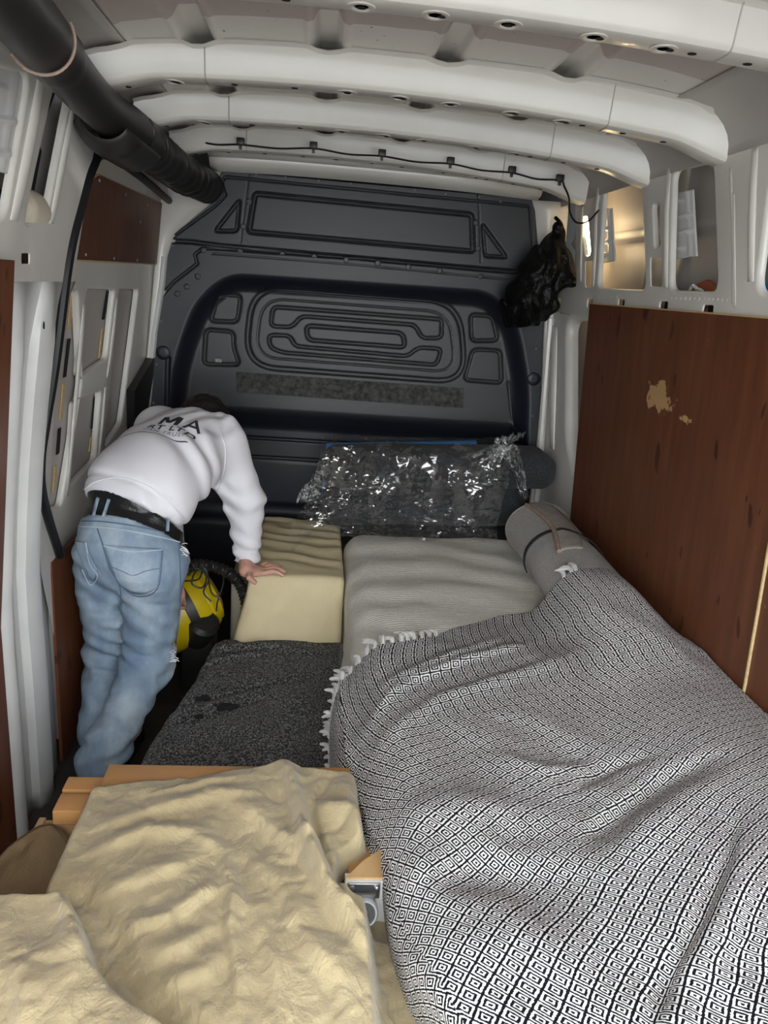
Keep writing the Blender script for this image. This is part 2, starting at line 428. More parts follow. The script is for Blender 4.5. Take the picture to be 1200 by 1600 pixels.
M['ground'] = simple('wet_tarmac_outside', (0.20, 0.20, 0.19), 0.85, (0.28, 0.28, 0.26), 4.0, 0.4, 60)
# clear plastic film
def film(name, gloss, rough, tilt, scale, stretch, milky):
    """clear film: faceted crumples that flash the daylight"""
    t = NT(name); t.t.nodes.remove(t.b)
    tr = t.n('ShaderNodeBsdfTransparent'); tr.inputs[0].default_value = (0.985, 0.99, 0.99, 1)
    gl = t.n('ShaderNodeBsdfGlossy'); gl.inputs['Color'].default_value = (1, 1, 1, 1); gl.inputs['Roughness'].default_value = rough
    df = t.n('ShaderNodeBsdfDiffuse'); df.inputs[0].default_value = (0.8, 0.81, 0.81, 1)
    v = t.coord('Object', stretch); nz = t.n('ShaderNodeTexNoise'); t.l(v, nz.inputs[0]); nz.inputs['Scale'].default_value = 9; nz.inputs['Detail'].default_value = 3
    ma = t.n('ShaderNodeVectorMath', operation='MULTIPLY_ADD'); t.l(nz.outputs['Color'], ma.inputs[0]); ma.inputs[1].default_value = (0.16, 0.16, 0.16); t.l(v, ma.inputs[2])
    vo_ = t.n('ShaderNodeTexVoronoi'); t.l(ma.outputs[0], vo_.inputs['Vector']); vo_.inputs['Scale'].default_value = scale
    geo = t.n('ShaderNodeNewGeometry')
    m3 = t.n('ShaderNodeVectorMath', operation='MULTIPLY_ADD'); t.l(vo_.outputs['Color'], m3.inputs[0]); m3.inputs[1].default_value = (tilt, tilt, tilt); m3.inputs[2].default_value = (-tilt/2, -tilt/2, -tilt/2)
    ad = t.n('ShaderNodeVectorMath', operation='ADD'); t.l(geo.outputs['Normal'], ad.inputs[0]); t.l(m3.outputs[0], ad.inputs[1])
    nn = t.n('ShaderNodeVectorMath', operation='NORMALIZE'); t.l(ad.outputs[0], nn.inputs[0]); t.l(nn.outputs[0], gl.inputs['Normal'])
    m1 = t.n('ShaderNodeMixShader'); t.l(t.math('MULTIPLY', gloss, t.ramp(t.noise(t.coord('Object'), 6.5, 3, 0.6), [(0.38, (0.12, 0.12, 0.12)), (0.60, (1, 1, 1))])), m1.inputs[0]); t.l(tr.outputs[0], m1.inputs[1]); t.l(gl.outputs[0], m1.inputs[2])
    m2 = t.n('ShaderNodeMixShader'); m2.inputs[0].default_value = milky; t.l(m1.outputs[0], m2.inputs[1]); t.l(df.outputs[0], m2.inputs[2])
    t.l(m2.outputs[0], t.out.inputs[0]); return t.m
M['film'] = film('clear_crumpled_film', 0.21, 0.10, 1.35, 13, (1.5, 1, 0.75), 0.022)
M['film_soft'] = film('thin_clear_film', 0.09, 0.12, 0.85, 9, (0.40, 2.4, 1), 0.02)
M['bin_liner'] = simple('black_bin_liner', (0.003, 0.003, 0.003), 0.42, bump=0.6, bscale=34.0, spec=0.22, bdist=0.02)
# clothes and skin
M['sweat'] = simple('white_sweatshirt_cotton', (0.80, 0.79, 0.83), 0.9, (0.76, 0.75, 0.79), 5.0, 0.12, 500.0, spec=0.15)
M['print'] = simple('black_print', (0.02, 0.02, 0.024), 0.7)
M['print_grey'] = simple('grey_print', (0.12, 0.12, 0.13), 0.7)
t = NT('washed_blue_denim'); v = t.coord('Object'); n1 = t.noise(t.coord('Object', (1, 1, 0.5)), 9, 5, 0.62); n2 = t.noise(t.coord('Object', (1, 1, 0.4)), 260, 3, 0.7)
c = t.ramp(n1, [(0.30, (0.16, 0.225, 0.315)), (0.5, (0.27, 0.345, 0.42)), (0.68, (0.43, 0.50, 0.555))])
c = t.mix(t.math('MULTIPLY', n2, 0.35), c, (0.13, 0.20, 0.30)); t.base(c); t.bump(n2, 0.25, 0.003); M['denim'] = t.fin(0.85, spec=0.2)
M['stitch'] = simple('denim_stitching', (0.42, 0.50, 0.56), 0.9)
M['stitch_dark'] = simple('dark_denim_seam', (0.10, 0.15, 0.22), 0.9)
M['fray'] = simple('frayed_white_threads', (0.75, 0.76, 0.76), 0.95)
M['skin'] = simple('skin', (0.56, 0.30, 0.22), 0.5, (0.62, 0.35, 0.26), 14.0, 0.1, 200)
M['hair'] = simple('dark_hair', (0.010, 0.008, 0.007), 0.6, (0.018, 0.013, 0.010), 40.0, 0.5, 150, stretch=(1, 1, 0.3))
M['leather'] = simple('black_leather', (0.008, 0.008, 0.009), 0.35, bump=0.2, bscale=120)
# ================================================================== THE VAN BODY
REAR = -0.10          # rear door opening
FRONT = 3.40          # bulkhead plane
# ---- ground outside and load floor
g = MB().box((-6, -9, -0.75), (6, 7, -0.70)).build('ground', M['ground'], smooth=False)
tag(g, 'grey tarmac outside below the open rear of the van', 'ground', kind='structure')
fl = MB().box((-0.90, REAR, -0.06), (1.24, FRONT+0.2, 0.0)).build('floor', M['floor'], smooth=False)
tag(fl, 'dark scuffed load floor of the van', 'floor', kind='structure')

# ---- ceiling: pressed skin with lengthwise grooves, cross beams as parts
ceil_ = thing('ceiling', 'white ribbed van roof seen from inside', 'ceiling', (0.2, 1.6, 2.0), kind='structure')
def roof_z(x): return 2.095-0.075*np.abs((x-0.22)/0.82)**2.6
GRX = [float(at_z(px, py, 2.09)[0]) for px, py in ((172, 30), (325, 75), (512, 85), (690, 110), (870, 125), (1035, 175))]
xs = np.unique(np.concatenate([np.linspace(-0.66, 1.04, 90)]+[np.linspace(g_-0.06, g_+0.06, 33) for g_ in GRX]))
ys = np.linspace(REAR, 3.5, 40)
X, Y = np.meshgrid(xs, ys, indexing='ij')
Z = roof_z(X)
for g_ in GRX:
    d = np.abs(X-g_); Z = Z+0.022*(1-sstep(0.018, 0.036, d))-0.004*np.exp(-((d-0.045)/0.008)**2)
mesh_obj('roof_skin', np.stack([X, Y, Z], -1).reshape(-1, 3), grid_faces(len(xs), len(ys), True), M['roof'], ceil_, sharp=0, solid=0.004, off=-1)
# dark flecks of torn tape on the skin are in the material; outer weather skin keeps the light out
MB().box((-0.8, REAR, 2.16), (1.2, 3.6, 2.18)).build('outer_roof', M['paint'], ceil_, smooth=False)
BEAMS = [  # left, centre, right points of the lower edge
    ((-0.56, 1.50, 1.985), (0.15, 1.53, 2.02), (1.03, 1.49, 1.965)),
    ((-0.56, 2.06, 1.967), (0.15, 2.12, 2.01), (1.02, 2.045, 1.937)),
    ((-0.56, 2.53, 1.966), (0.17, 2.64, 2.01), (1.02, 2.515, 1.936)),
    ((-0.55, 3.02, 1.964), (0.20, 3.21, 2.008), (0.99, 3.06, 1.935)),
    ((-0.55, 0.55, 1.985), (0.15, 0.55, 2.02), (1.03, 0.55, 1.965)),
]
ring_src = hole_src = None
bolt_ring = MB().lathe([(0.026, 0.0), (0.025, -0.0018), (0.019, -0.0026), (0.014, -0.0012), (0.013, 0.0)], (0, 0, 0), n=20)
for bi, (L, C, R) in enumerate(BEAMS):
    L, C, R = map(np.array, (L, C, R)); N = 61; mb = MB(); rows = []
    prof0 = [(-0.064, 1.0), (-0.050, 0.96), (-0.046, 0.92), (-0.038, 0.16), (-0.036, 0.10), (-0.031, 0.03), (-0.024, 0.0), (0.028, 0.0), (0.036, 0.04), (0.040, 0.14), (0.050, 0.95), (0.066, 1.0)]
    for i in range(N):
        s = i/(N-1); x = L[0]+(R[0]-L[0])*s
        tc_ = (C[0]-L[0])/(R[0]-L[0])
        def q(a, b, c): return a*((s-tc_)*(s-1))/((0-tc_)*(0-1))+b*(s*(s-1))/(tc_*(tc_-1))+c*(s*(s-tc_))/(1*(1-tc_))
        y = q(L[1], C[1], R[1]); z = q(L[2], C[2], R[2]); top = float(roof_z(x))-0.001
        e = max(sstep(0.90, 1.0, s), sstep(0.10, 0.0, s)); z -= 0.026*e; wf = 1+0.10*e
        ed = sstep(0.975, 1.0, s)+sstep(0.025, 0.0, s); top = top-0.018*float(ed)
        dip = sum(0.012*math.exp(-((x-g_)/0.034)**4) for g_ in GRX)
        for py, pz in prof0: mb.v.append((x, y+py*wf, z+(top-z-dip*(pz > 0.9))*pz))
        rows.append((x, y, z))
    k = len(prof0)
    for i in range(N-1):
        for j in range(k-1): mb.f.append((i*k+j, (i+1)*k+j, (i+1)*k+j+1, i*k+j+1))
    mb.f.append(tuple(range(k))); mb.f.append(tuple((N-1)*k+j for j in reversed(range(k))))
    bo = mb.build('roof_beam', M['paint'], ceil_, sharp=28)
    # joint line of the two end brackets
    for s in (0.17, 0.80):
        i = int(s*(N-1)); base = mb.v[i*k:(i+1)*k]
        ln = MB().tube([(p[0], p[1]-0.0012, p[2]-0.0008) for p in base[1:9]], 0.0016, 5); ln.build('bracket_seam', M['paint_dull'], bo)
    # pressed rings and bolt holes along the lower flange
    for s in (0.06, 0.13, 0.21, 0.30, 0.385, 0.475, 0.56, 0.65, 0.735, 0.78, 0.84, 0.90):
        i = int(s*(N-1)); x, y, z = rows[i]
        if ring_src is None:
            ring_src = bolt_ring.build('pressed_ring', M['paint'], bo); ring_src.location = (x, y+0.004, z-0.0005)
            hole_src = MB().lathe([(0.0085, 0.0), (0.0085, -0.0012)], (0, 0, 0), n=12).build('bolt_hole', M['void'], bo); hole_src.location = (x, y+0.004, z-0.0018)
            continue
        if int(s*100) % 3: inst('pressed_ring', ring_src, (x, y+0.004, z-0.0005), bo)
        inst('bolt_hole', hole_src, (x+0.012*(int(s*100) % 2), y+0.004, z-(0.0018 if int(s*100) % 3 else 0.0005)), bo, scale=(1, 0.8, 1))
# front header strip between last beam and bulkhead
hd = MB()
for i in range(2):
    xs_ = np.linspace(-0.46, 0.90, 30)
    base = len(hd.v)
    for x in xs_:
        zz = 0.25*(float(roof_z(x))-2.05)
        for (yy, dz) in (((3.24, 2.02), (3.27, 1.993), (3.31, 1.990), (3.325, 2.03)), ((3.305, 1.992), (3.335, 1.962), (3.388, 1.948), (3.41, 2.03)))[i]: hd.v.append((x, yy, zz+dz))
    for a in range(29):
        for b in range(3): hd.f.append((base+a*4+b, base+(a+1)*4+b, base+(a+1)*4+b+1, base+a*4+b+1))
hd.build('front_header', M['paint'], ceil_, solid=0.003)
# cant rails: roof curving down into the sides
for side, xw in ((1, None), (-1, None)):
    mb = MB(); prof = []
    for t_ in np.linspace(0, 1, 9):
        a = t_*math.pi/2
        x1 = float(wall_x(side, 1.93)); x0 = x1-side*0.15
        prof.append((x0+(x1-x0)*math.sin(a), 1.93+(float(roof_z(x0))-0.004-1.93)*math.cos(a)))
    yy = np.linspace(REAR, 3.42, 12)
    for y in yy:
        for p in prof: mb.v.append((p[0], y, p[1]))
    n = len(prof)
    for i in range(len(yy)-1):
        for j in range(n-1): mb.f.append((i*n+j, i*n+j+1, (i+1)*n+j+1, (i+1)*n+j))
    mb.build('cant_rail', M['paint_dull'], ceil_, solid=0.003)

# ---- right wall
wr = thing('wall_right', 'white pressed steel van side with window cut-outs above the plywood', 'wall', (1.05, 1.6, 0.0), kind='structure')
def skin(side, parent):
    """outer body skin with stiffening swages, behind the inner frame"""
    ys = np.linspace(REAR, 3.5, 140); zs = np.unique(np.concatenate([np.linspace(-0.02, 2.12, 50), np.linspace(1.55, 2.0, 30)]))
    Yg, Zg = np.meshgrid(ys, zs, indexing='ij')
    d = 0.115+0.012*np.sin(Zg*3.0)+0.014*sstep(1.80, 1.765, Zg)-0.012*np.exp(-((Zg-1.79)/0.02)**2)
    for y0 in (1.82, 2.12, 2.42, 2.68): d = d-0.010*np.exp(-((Yg-y0-0.10*(1.79-Zg)*(Zg < 1.79))/0.018)**2)*(Zg > 1.6)
    xw = wall_x(side, Zg)+side*d
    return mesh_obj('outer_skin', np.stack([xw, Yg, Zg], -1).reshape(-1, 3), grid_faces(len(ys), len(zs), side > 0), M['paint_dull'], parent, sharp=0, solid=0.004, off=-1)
skin(1, wr)
def win(pxs, r, side, step=0.012): return densify(roundpoly(WP(side, pxs), r, 6), step)
# outline of upper frame panel, holes measured on the photograph
up_holes = [
    win([(944, 287), (1001, 288), (1008, 452), (934, 450)], 0.03, 1),
    win([(1019, 318), (1030, 316), (1031, 386), (1022, 388)], 0.025, 1, 0.006),
    win([(1016, 402), (1034, 402), (1034, 448), (1016, 447)], 0.008, 1, 0.006),
    win([(1052, 266), (1113, 254), (1120, 455), (1047, 453)], 0.03, 1),
    win([(906, 340), (918, 337), (923, 398), (914, 402)], 0.02, 1, 0.006),
    win([(914, 408), (926, 408), (926, 449), (914, 448)], 0.008, 1, 0.006),
    win([(846, 325), (898, 312), (900, 448), (850, 446)], 0.02, 1),
]
z0w, z1w = 1.601, 1.93
w3y = WP(1, [(1182, 456)])[0][0]
for ya, yb in ((w3y, 1.36), (1.22, 0.85), (0.70, 0.25)):
    up_holes.append(densify(roundpoly([(ya+0.015, z1w), (yb, z1w), (yb, z0w), (ya, z0w)], 0.035, 6), 0.012))
slotpx = [(873, 472, 10), (921, 474, 11), (970, 476, 12), (1036, 480, 14), (1105, 487, 18)]
for px, py, wpx in slotpx:
    y, z = at_wall(1, px, py)
    up_holes.append(densify(roundpoly([(y+0.028, z+0.017), (y-0.028, z+0.017), (y-0.028, z-0.017), (y+0.028, z-0.017)], 0.006, 3), 0.01))
outer = densify([(3.40, 1.50), (REAR, 1.50), (REAR, 1.945), (3.40, 1.945)], 0.05)
upp = holed_plate('window_frame_panel', outer, up_holes, wallmap(1), M['paint'], wr, rim=[0.012, 0.006, 0.003, 0.012, 0.005, 0.003, 0.008]+[0.014]*3+[0.004]*5, depth=0.016)
# black plates behind the rail slots, standing in for the shade inside
for px, py, wpx in slotpx:
    y, z = at_wall(1, px, py)
    MB().box((float(wall_x(1, z, 0.024)), y-0.045, z-0.030), (float(wall_x(1, z, 0.028)), y+0.045, z+0.030)).build('slot_shade', M['void'], upp, smooth=False)
for px, py, dy_, dz_ in ((1025, 352, 0.030, 0.09),):
    y, z = at_wall(1, px, py)
    MB().box((float(wall_x(1, z, 0.034)), y-dy_, z-dz_), (float(wall_x(1, z, 0.038)), y+dy_, z+dz_)).build('slot_shade', M['void'], upp, smooth=False)  # black plate paints the shade inside the oval slot
# raised bead pillars beside each window
def bead(side, pts, r, parent, mat='paint', flat=0.35, name='pillar_bead', d=0.0):
    P = spline([(y, z, 0) for y, z in pts], 24); mb = MB()
    rows = []
    for i, p in enumerate(P):
        e = math.sin(math.pi*min(max(i/23, 0.03), 0.97))**0.4
        for k in range(9):
            a = math.pi*k/8; yy = p[0]+r*math.cos(a); dd_ = -r*flat*math.sin(a)*e+0.001
            mb.v.append((float(wall_x(side, p[1], d+dd_)), yy, p[1]))
    for i in range(23):
        for k in range(8): mb.f.append((i*9+k, i*9+k+1, (i+1)*9+k+1, (i+1)*9+k))
    return mb.build(name, M[mat], parent, solid=0.002)
for pts in ([(937, 285), (932, 330), (930, 390), (926, 448)], [(1046, 262), (1042, 330), (1041, 400), (1040, 450)], [(1180, 232), (1176, 330), (1173, 440)]):
    bead(1, WP(1, pts), 0.013, wr, flat=0.6)
for pts in ([(1146, 300), (1148, 480)], [(1141, 262), (1146, 400), (1145, 478)]):
    bead(1, WP(1, pts), 0.006, wr, name='pressed_line')
for pts in ([(910, 320), (907, 440)],):
    bead(1, WP(1, pts), 0.010, wr, flat=0.6, name='pressed_line')
# lower frame panel between bulkhead and plywood, with its rounded pocket
low = densify([(3.42, 0.25), (2.2, 0.25), (2.2, 1.495), (3.42, 1.495)], 0.06)
pk = densify(roundpoly(WP(1, [(884, 500), (960, 505), (950, 756), (897, 752), (884, 690)]), 0.06, 8), 0.02)
lp = holed_plate('lower_frame_panel', low, [pk], wallmap(1, 0.004), M['paint'], wr, rim=0.03, depth=0.05)
bead(1, WP(1, [(867, 510), (866, 600), (862, 700)]), 0.035, wr, flat=0.5)
MB().tube([(float(wall_x(1, z, -0.012)), 3.375, z) for z in np.linspace(0.45, 1.47, 20)], 0.016, 8).build('corner_seal', M['paint'], wr)
# white corrugated reinforcement plates seen through the first two windows
def corrugated(pxs, side, parent, nrib=4, d=0.030):
    q = np.array(WP(side, pxs, d)); mb = MB(); nu, nv = 15, 40
    for i in range(nu):
        for j in range(nv):
            u, v = i/(nu-1), j/(nv-1)
            p = (1-u)*(1-v)*q[0]+u*(1-v)*q[1]+u*v*q[2]+(1-u)*v*q[3]
            h = 0.0
            for k in range(nrib):
                vc = (k+0.6)/(nrib+0.2); uc = (0.25 if k % 3 == 0 else 0.6)
                h += -0.012*math.exp(-((v-vc)/0.022)**2)*math.exp(-((u-uc)/0.28)**4)
            h += -0.006*math.exp(-((u-0.72)/0.05)**2)
            mb.v.append((float(wall_x(side, p[1], d+h)), p[0], p[1]))
    mb.f = [tuple(f) for f in grid_faces(nu, nv)]
    return mb.build('reinforcement_plate', M['paint_wear'], parent, solid=0.003, sharp=0)
corrugated([(936, 327), (957, 325), (962, 408), (938, 412)], 1, wr)
corrugated([(1050, 302), (1084, 296), (1090, 400), (1054, 405)], 1, wr)
# flange strip with weld dimples under the windows
dsrc = None
for i in range(22):
    px = 936+i*9.3 if i < 8 else 1042+(i-8)*7.2
    y, z = at_wall(1, px, 463+i*0.25)
    loc = (float(wall_x(1, z, -0.0005)), y, z)
    if dsrc is None:
        dsrc = MB().lathe([(0.005, 0), (0.004, 0.0006), (0.002, 0.0009)], (0, 0, 0), (-1, 0, 0), 10).build('weld_dimple', M['paint'], wr); dsrc.location = loc
    else: inst('weld_dimple', dsrc, loc, wr)

# ---- left wall
wl = thing('wall_left', 'white pressed steel van side with pillar and sliding door opening', 'wall', (-0.72, 1.6, 0.0), kind='structure')
skin(-1, wl)
lholes = [
    win([(-60, 90), (47, 118), (8, 342), (-60, 342)], 0.03, -1),
    win([(88, 126), (112, 140), (72, 345), (38, 352)], 0.025, -1, 0.008),
    win([(34, 396), (47, 396), (47, 412), (34, 412)], 0.005, -1, 0.005),
]
lholes += [densify(roundpoly([(1.05, 1.90), (0.55, 1.90), (0.55, 1.62), (1.05, 1.62)], 0.03, 6), 0.012)]
lup = holed_plate('window_frame_panel', densify([(2.20, 1.50), (2.34, 1.93), (REAR, 1.93), (REAR, 1.50)], 0.05), lholes, wallmap(-1), M['paint'], wl, rim=[0.012, 0.010, 0.003, 0.012], depth=0.016)
y, z = at_wall(-1, 40, 404)
MB().box((float(wall_x(-1, z, 0.028)), y-0.04, z-0.035), (float(wall_x(-1, z, 0.024)), y+0.04, z+0.035)).build('slot_shade', M['void'], lup, smooth=False)  # black plate in place of real shade behind the left slot
corrugated([(-40, 100), (46, 112), (15, 272), (-40, 262)], -1, wl, 3, d=0.012)
# grey inner flank with a kinked dark edge inside the second opening
edge = WP(-1, [(85, 135), (62, 195), (55, 222), (60, 236), (48, 300)], 0.06)
MB().tube([(float(wall_x(-1, b, 0.056)), a, b) for a, b in edge], 0.004, 6).build('skin_lap', M['black'], wl)
bead(-1, WP(-1, [(66, 115), (45, 225), (22, 345)]), 0.022, wl, flat=0.5)
bead(-1, WP(-1, [(118, 150), (96, 260), (80, 350)]), 0.016, wl, flat=0.5)
# rear corner pillar below the window line: stepped pressed section
PILD = [(1.60, 0.02), (1.755, 0.02), (1.765, -0.004), (1.80, -0.018), (1.84, -0.006), (1.855, 0.016), (1.90, 0.022), (1.95, 0.022), (1.955, 0.0), (1.99, -0.012), (2.03, -0.012), (2.04, 0.008), (2.10, 0.016), (2.16, 0.020), (2.20, 0.05)]
def pillar():
    prof = PIL = [(1.60, 0.02), (1.755, 0.02), (1.765, -0.004), (1.80, -0.018), (1.84, -0.006), (1.855, 0.016), (1.90, 0.022), (1.95, 0.022), (1.955, 0.0), (1.99, -0.012), (2.03, -0.012), (2.04, 0.008), (2.10, 0.016), (2.16, 0.020), (2.20, 0.05)]
    zs = [0.0, 0.06, 0.15, 0.3, 0.45, 0.6, 0.75, 0.9, 1.05, 1.2, 1.35, 1.44, 1.50]
    mb = MB(); n = len(prof)
    for z in zs:
        sh = -0.05*math.exp(-((z-0.98)/0.35)**2)+0.03*sstep(1.1, 1.5, z)
        for (y, d) in prof:
            yy = y+sh*max(0, (y-1.72)/0.4)
            dd_ = d*(1.0-0.9*float(sstep(1.38, 1.50, z)))
            mb.v.append((float(wall_x(-1, z, dd_)), yy, z))
    for i in range(len(zs)-1):
        for j in range(n-1): mb.f.append((i*n+j, i*n+j+1, (i+1)*n+j+1, (i+1)*n+j))
    return mb.build('rear_pillar', M['paint_wear'], wl, solid=0.003, sharp=50)
pil = pillar()
hsrc = None
for px, py in ((27, 938), (37, 990), (42, 1047), (43, 1140), (24, 996), (38, 1105), (48, 1250), (66, 508)):
    y, z = at_wall(-1, px, py)
    sh_ = -0.05*math.exp(-((z-0.98)/0.35)**2)+0.03*float(sstep(1.1, 1.5, z)); y0_ = (y+1.72*sh_/0.4)/(1+sh_/0.4)
    loc = (float(wall_x(-1, z, float(np.interp(y0_, [p[0] for p in PILD], [p[1] for p in PILD])))), y, z)
    if hsrc is None:
        hsrc = MB().lathe([(0.0065, 0), (0.0065, 0.012)], (0, 0, 0), (-1, 0, 0), 12).build('pillar_hole', M['void'], wl); hsrc.location = (loc[0]+0.001, loc[1], loc[2])
    else: inst('pillar_hole', hsrc, (loc[0]+0.001, loc[1], loc[2]), wl, scale=(1, 0.7, 1.5))
# door aperture frame, round the sliding door
ap_out = densify([(2.30, 0.02), (2.06, 0.75), (2.00, 1.05), (2.10, 1.50), (2.30, 1.935), (3.44, 1.935), (3.44, 0.02)], 0.05)
seal_px = [(268, 316), (215, 273), (163, 241), (143, 262), (126, 320), (106, 405), (86, 560), (70, 660), (62, 720), (66, 780), (92, 868)]
seal_yz = [at_wall(-1, a, b) for a, b in seal_px]
ap_hole = densify([(3.40, 0.06), (3.40, 1.80)]+[(min(y, 3.40), z) for y, z in seal_yz]+[(2.19, 0.5), (2.22, 0.06)], 0.03)
holed_plate('door_aperture', ap_out, [ap_hole], wallmap(-1, 0.006), M['paint'], wl, rim=0.010, depth=0.05)
seal3 = spline([(float(wall_x(-1, z, -0.002)), min(y, 3.39), z) for y, z in seal_yz], 70)
MB().tube(seal3, 0.014, 8).build('door_seal', M['black'], wl)

# ---- sliding door
dr = thing('door_1', 'white sliding side door with recessed panels and a plywood window blank', 'door', (-0.78, 2.8, 0.05), kind='structure')
D0 = 0.035
def dwin(pxs, r): return densify(roundpoly(WP(-1, pxs, D0), r, 5), 0.015)
dholes = [dwin([(122, 455), (128, 600), (97, 790), (78, 795), (88, 600), (104, 455)], 0.02),
          dwin([(180, 452), (168, 560), (124, 590), (136, 452)], 0.02),
          dwin([(158, 612), (150, 718), (110, 760), (118, 628)], 0.02),
          dwin([(217, 452), (190, 660), (164, 700), (176, 575), (186, 452)], 0.02)]
door_out = densify([(2.02, 0.62), (3.42, 0.62), (3.42, 1.84), (2.34, 1.92), (2.18, 1.80)], 0.05)
holed_plate('door_inner_panel', door_out, dholes, wallmap(-1, D0), M['paint'], dr, rim=0.010, depth=0.02)
yy_ = np.linspace(2.0, 3.43, 12); zz_ = np.linspace(0.60, 1.9, 12); Yg, Zg = np.meshgrid(yy_, zz_, indexing='ij')
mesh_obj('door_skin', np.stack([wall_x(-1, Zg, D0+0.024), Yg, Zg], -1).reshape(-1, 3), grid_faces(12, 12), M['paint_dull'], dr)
# ribs and slots of the door
for pts in ([(132, 475), (122, 580), (105, 775)], [(183, 465), (168, 590)], [(165, 605), (154, 720)]):
    bead(-1, WP(-1, pts, D0), 0.013, dr, flat=0.5, d=D0, name='door_rib')
ssrc = 0
for a, b in (((124, 462), (119, 515)), ((119, 530), (112, 590)), ((111, 600), (106, 655)), ((104, 670), (101, 710)), ((98, 728), (95, 768)), ((178, 455), (171, 500)), ((170, 515), (165, 560)), ((158, 620), (153, 670)), ((152, 682), (150, 705))):
    (ya, za), (yb, zb) = WP(-1, [a, b], D0)
    mb = MB(); mb.prism([(ya-0.012, za), (ya+0.012, za), (yb+0.012, zb), (yb-0.012, zb)], lambda u, v, h: (float(wall_x(-1, v, D0+0.022+h)), u, v), 0, -0.003)
    mb.build('door_slot', M['ply_edge'] if ssrc % 2 == 0 else M['void'], dr, smooth=False); ssrc += 1
# plywood blank in the door window
M['ply_blank'] = plywood('door_blank_plywood', dark=0.85)
blk = roundpoly(WP(-1, [(150, 271), (262, 322), (258, 413), (114, 405), (122, 330)], D0-0.012), [0.05, 0.05, 0.02, 0.02, 0.10], 6)
pb = MB().prism(blk, lambda u, v, h: (float(wall_x(-1, v, D0-0.012+h)), u, v), 0, 0.010).build('plywood_blank', M['ply_blank'], dr, sharp=30)
e_ = [(float(wall_x(-1, v, D0-0.006)), u, v) for u, v in blk]; MB().tube(e_+[e_[0]], 0.005, 6, cap=False).build('raw_edge', M['ply_edge'], pb)
screw = None
for px, py in ((155, 282), (196, 304), (230, 320), (257, 333), (134, 398), (178, 404), (214, 407), (242, 410), (219, 347)):
    y, z = at_wall(-1, px, py, D0-0.013); loc = (float(wall_x(-1, z, D0-0.0135)), y, z)
    if screw is None:
        screw = MB().lathe([(0.006, 0), (0.005, 0.002), (0.002, 0.003)], (0, 0, 0), (1, 0, 0), 10).build('screw', M['steel'], pb); screw.location = loc
    else: inst('screw', screw, loc, pb)
# black latch hardware at the front edge of the door
for pxs in ([(248, 410), (275, 405), (272, 440), (250, 442)], [(232, 560), (240, 556), (216, 690), (203, 700), (202, 610)]):
    q = WP(-1, pxs, 0.02)
    q = [(min(y, 3.43), z) for y, z in q]
    MB().prism(q, lambda u, v, h: (float(wall_x(-1, v, h)), u, v), 0.0, 0.03).build('latch_cover', M['black_plastic'], dr, smooth=False)
# ---- plywood linings
pp = at_wall(1, 1035, 620); pp2 = at_wall(1, 1075, 655)
M['ply_r'] = plywood('lining_plywood_scuffed', [(pp[0], pp[1], 0.115, 0.062, 0.30, 24), (pp2[0], pp2[1], 0.12, 0.024, 0.72, 38)])
M['ply_plain'] = plywood('lining_plywood_plain')
yT = at_wall(1, 925, 478)[0]; yS = at_wall(1, 1188, 980)[0]
def ply_sheet(name, y0, y1, z0, z1, side, mat, label, d0=-0.010):
    mb = MB(); ys_ = np.linspace(y0, y1, 8); zs_ = [q_ for q_ in (z0, 0.4, 0.7, 1.0, 1.25) if q_ < z1-0.01]+[z1]
    for h in (0.0, 0.009):
        for yv in ys_:
            for zv in zs_: mb.v.append((float(wall_x(side, zv, d0+h)), yv, zv))
    nv = len(zs_); nu = len(ys_); F1 = grid_faces(nu, nv)
    mb.f += [tuple(f) for f in F1]+[tuple(int(i)+nu*nv for i in f[::-1]) for f in F1]
    def ringi(): return [i*nv for i in range(nu)]+[(nu-1)*nv+j for j in range(1, nv)]+[i*nv+nv-1 for i in range(nu-2, -1, -1)]+[j for j in range(nv-2, 0, -1)]
    R_ = ringi()
    for i in range(len(R_)):
        a, b = R_[i], R_[(i+1) % len(R_)]; mb.f.append((a, b, b+nu*nv, a+nu*nv))
    o = mb.build(name, mat, None, smooth=False)
    tag(o, label, 'panel')
    return o
p1_ = ply_sheet('plywood_panel', yS+0.006, yT, 0.02, 1.545, 1, M['ply_r'], 'large red-brown plywood sheet with pale scuffed patch lining the right side')
p2_ = ply_sheet('plywood_panel', 0.05, yS-0.004, 0.02, 1.53, 1, M['ply_plain'], 'red-brown plywood sheet nearest the right edge, past the pale joint')
e2 = MB().box((float(wall_x(1, 0.9, -0.012)), yS-0.004, 0.5), (float(wall_x(1, 0.9, 0.002)), yS+0.003, 1.2)); e2 = None
pts = [(float(wall_x(1, z, -0.0115)), yS+0.001, z) for z in np.linspace(0.05, 1.5, 10)]
MB().tube(pts, 0.0045, 6).build('raw_edge', M['ply_edge'], p2_)
pts = [(float(wall_x(1, 1.545, -0.006)), y, 1.546) for y in np.linspace(yS, yT, 6)]
MB().tube(pts, 0.004, 6).build('raw_edge', M['ply_edge'], p1_)
ply_sheet('plywood_panel', 0.05, at_wall(-1, 12, 700, -0.022)[0], 0.02, 1.545, -1, M['ply_plain'], 'red-brown plywood strip at the left edge beside the white pillar', d0=-0.022)
p4_ = ply_sheet('plywood_panel', 2.155, 3.38, 0.02, 0.70, -1, M['ply_plain'], 'low dark plywood board behind the legs of the bending person', d0=0.0)
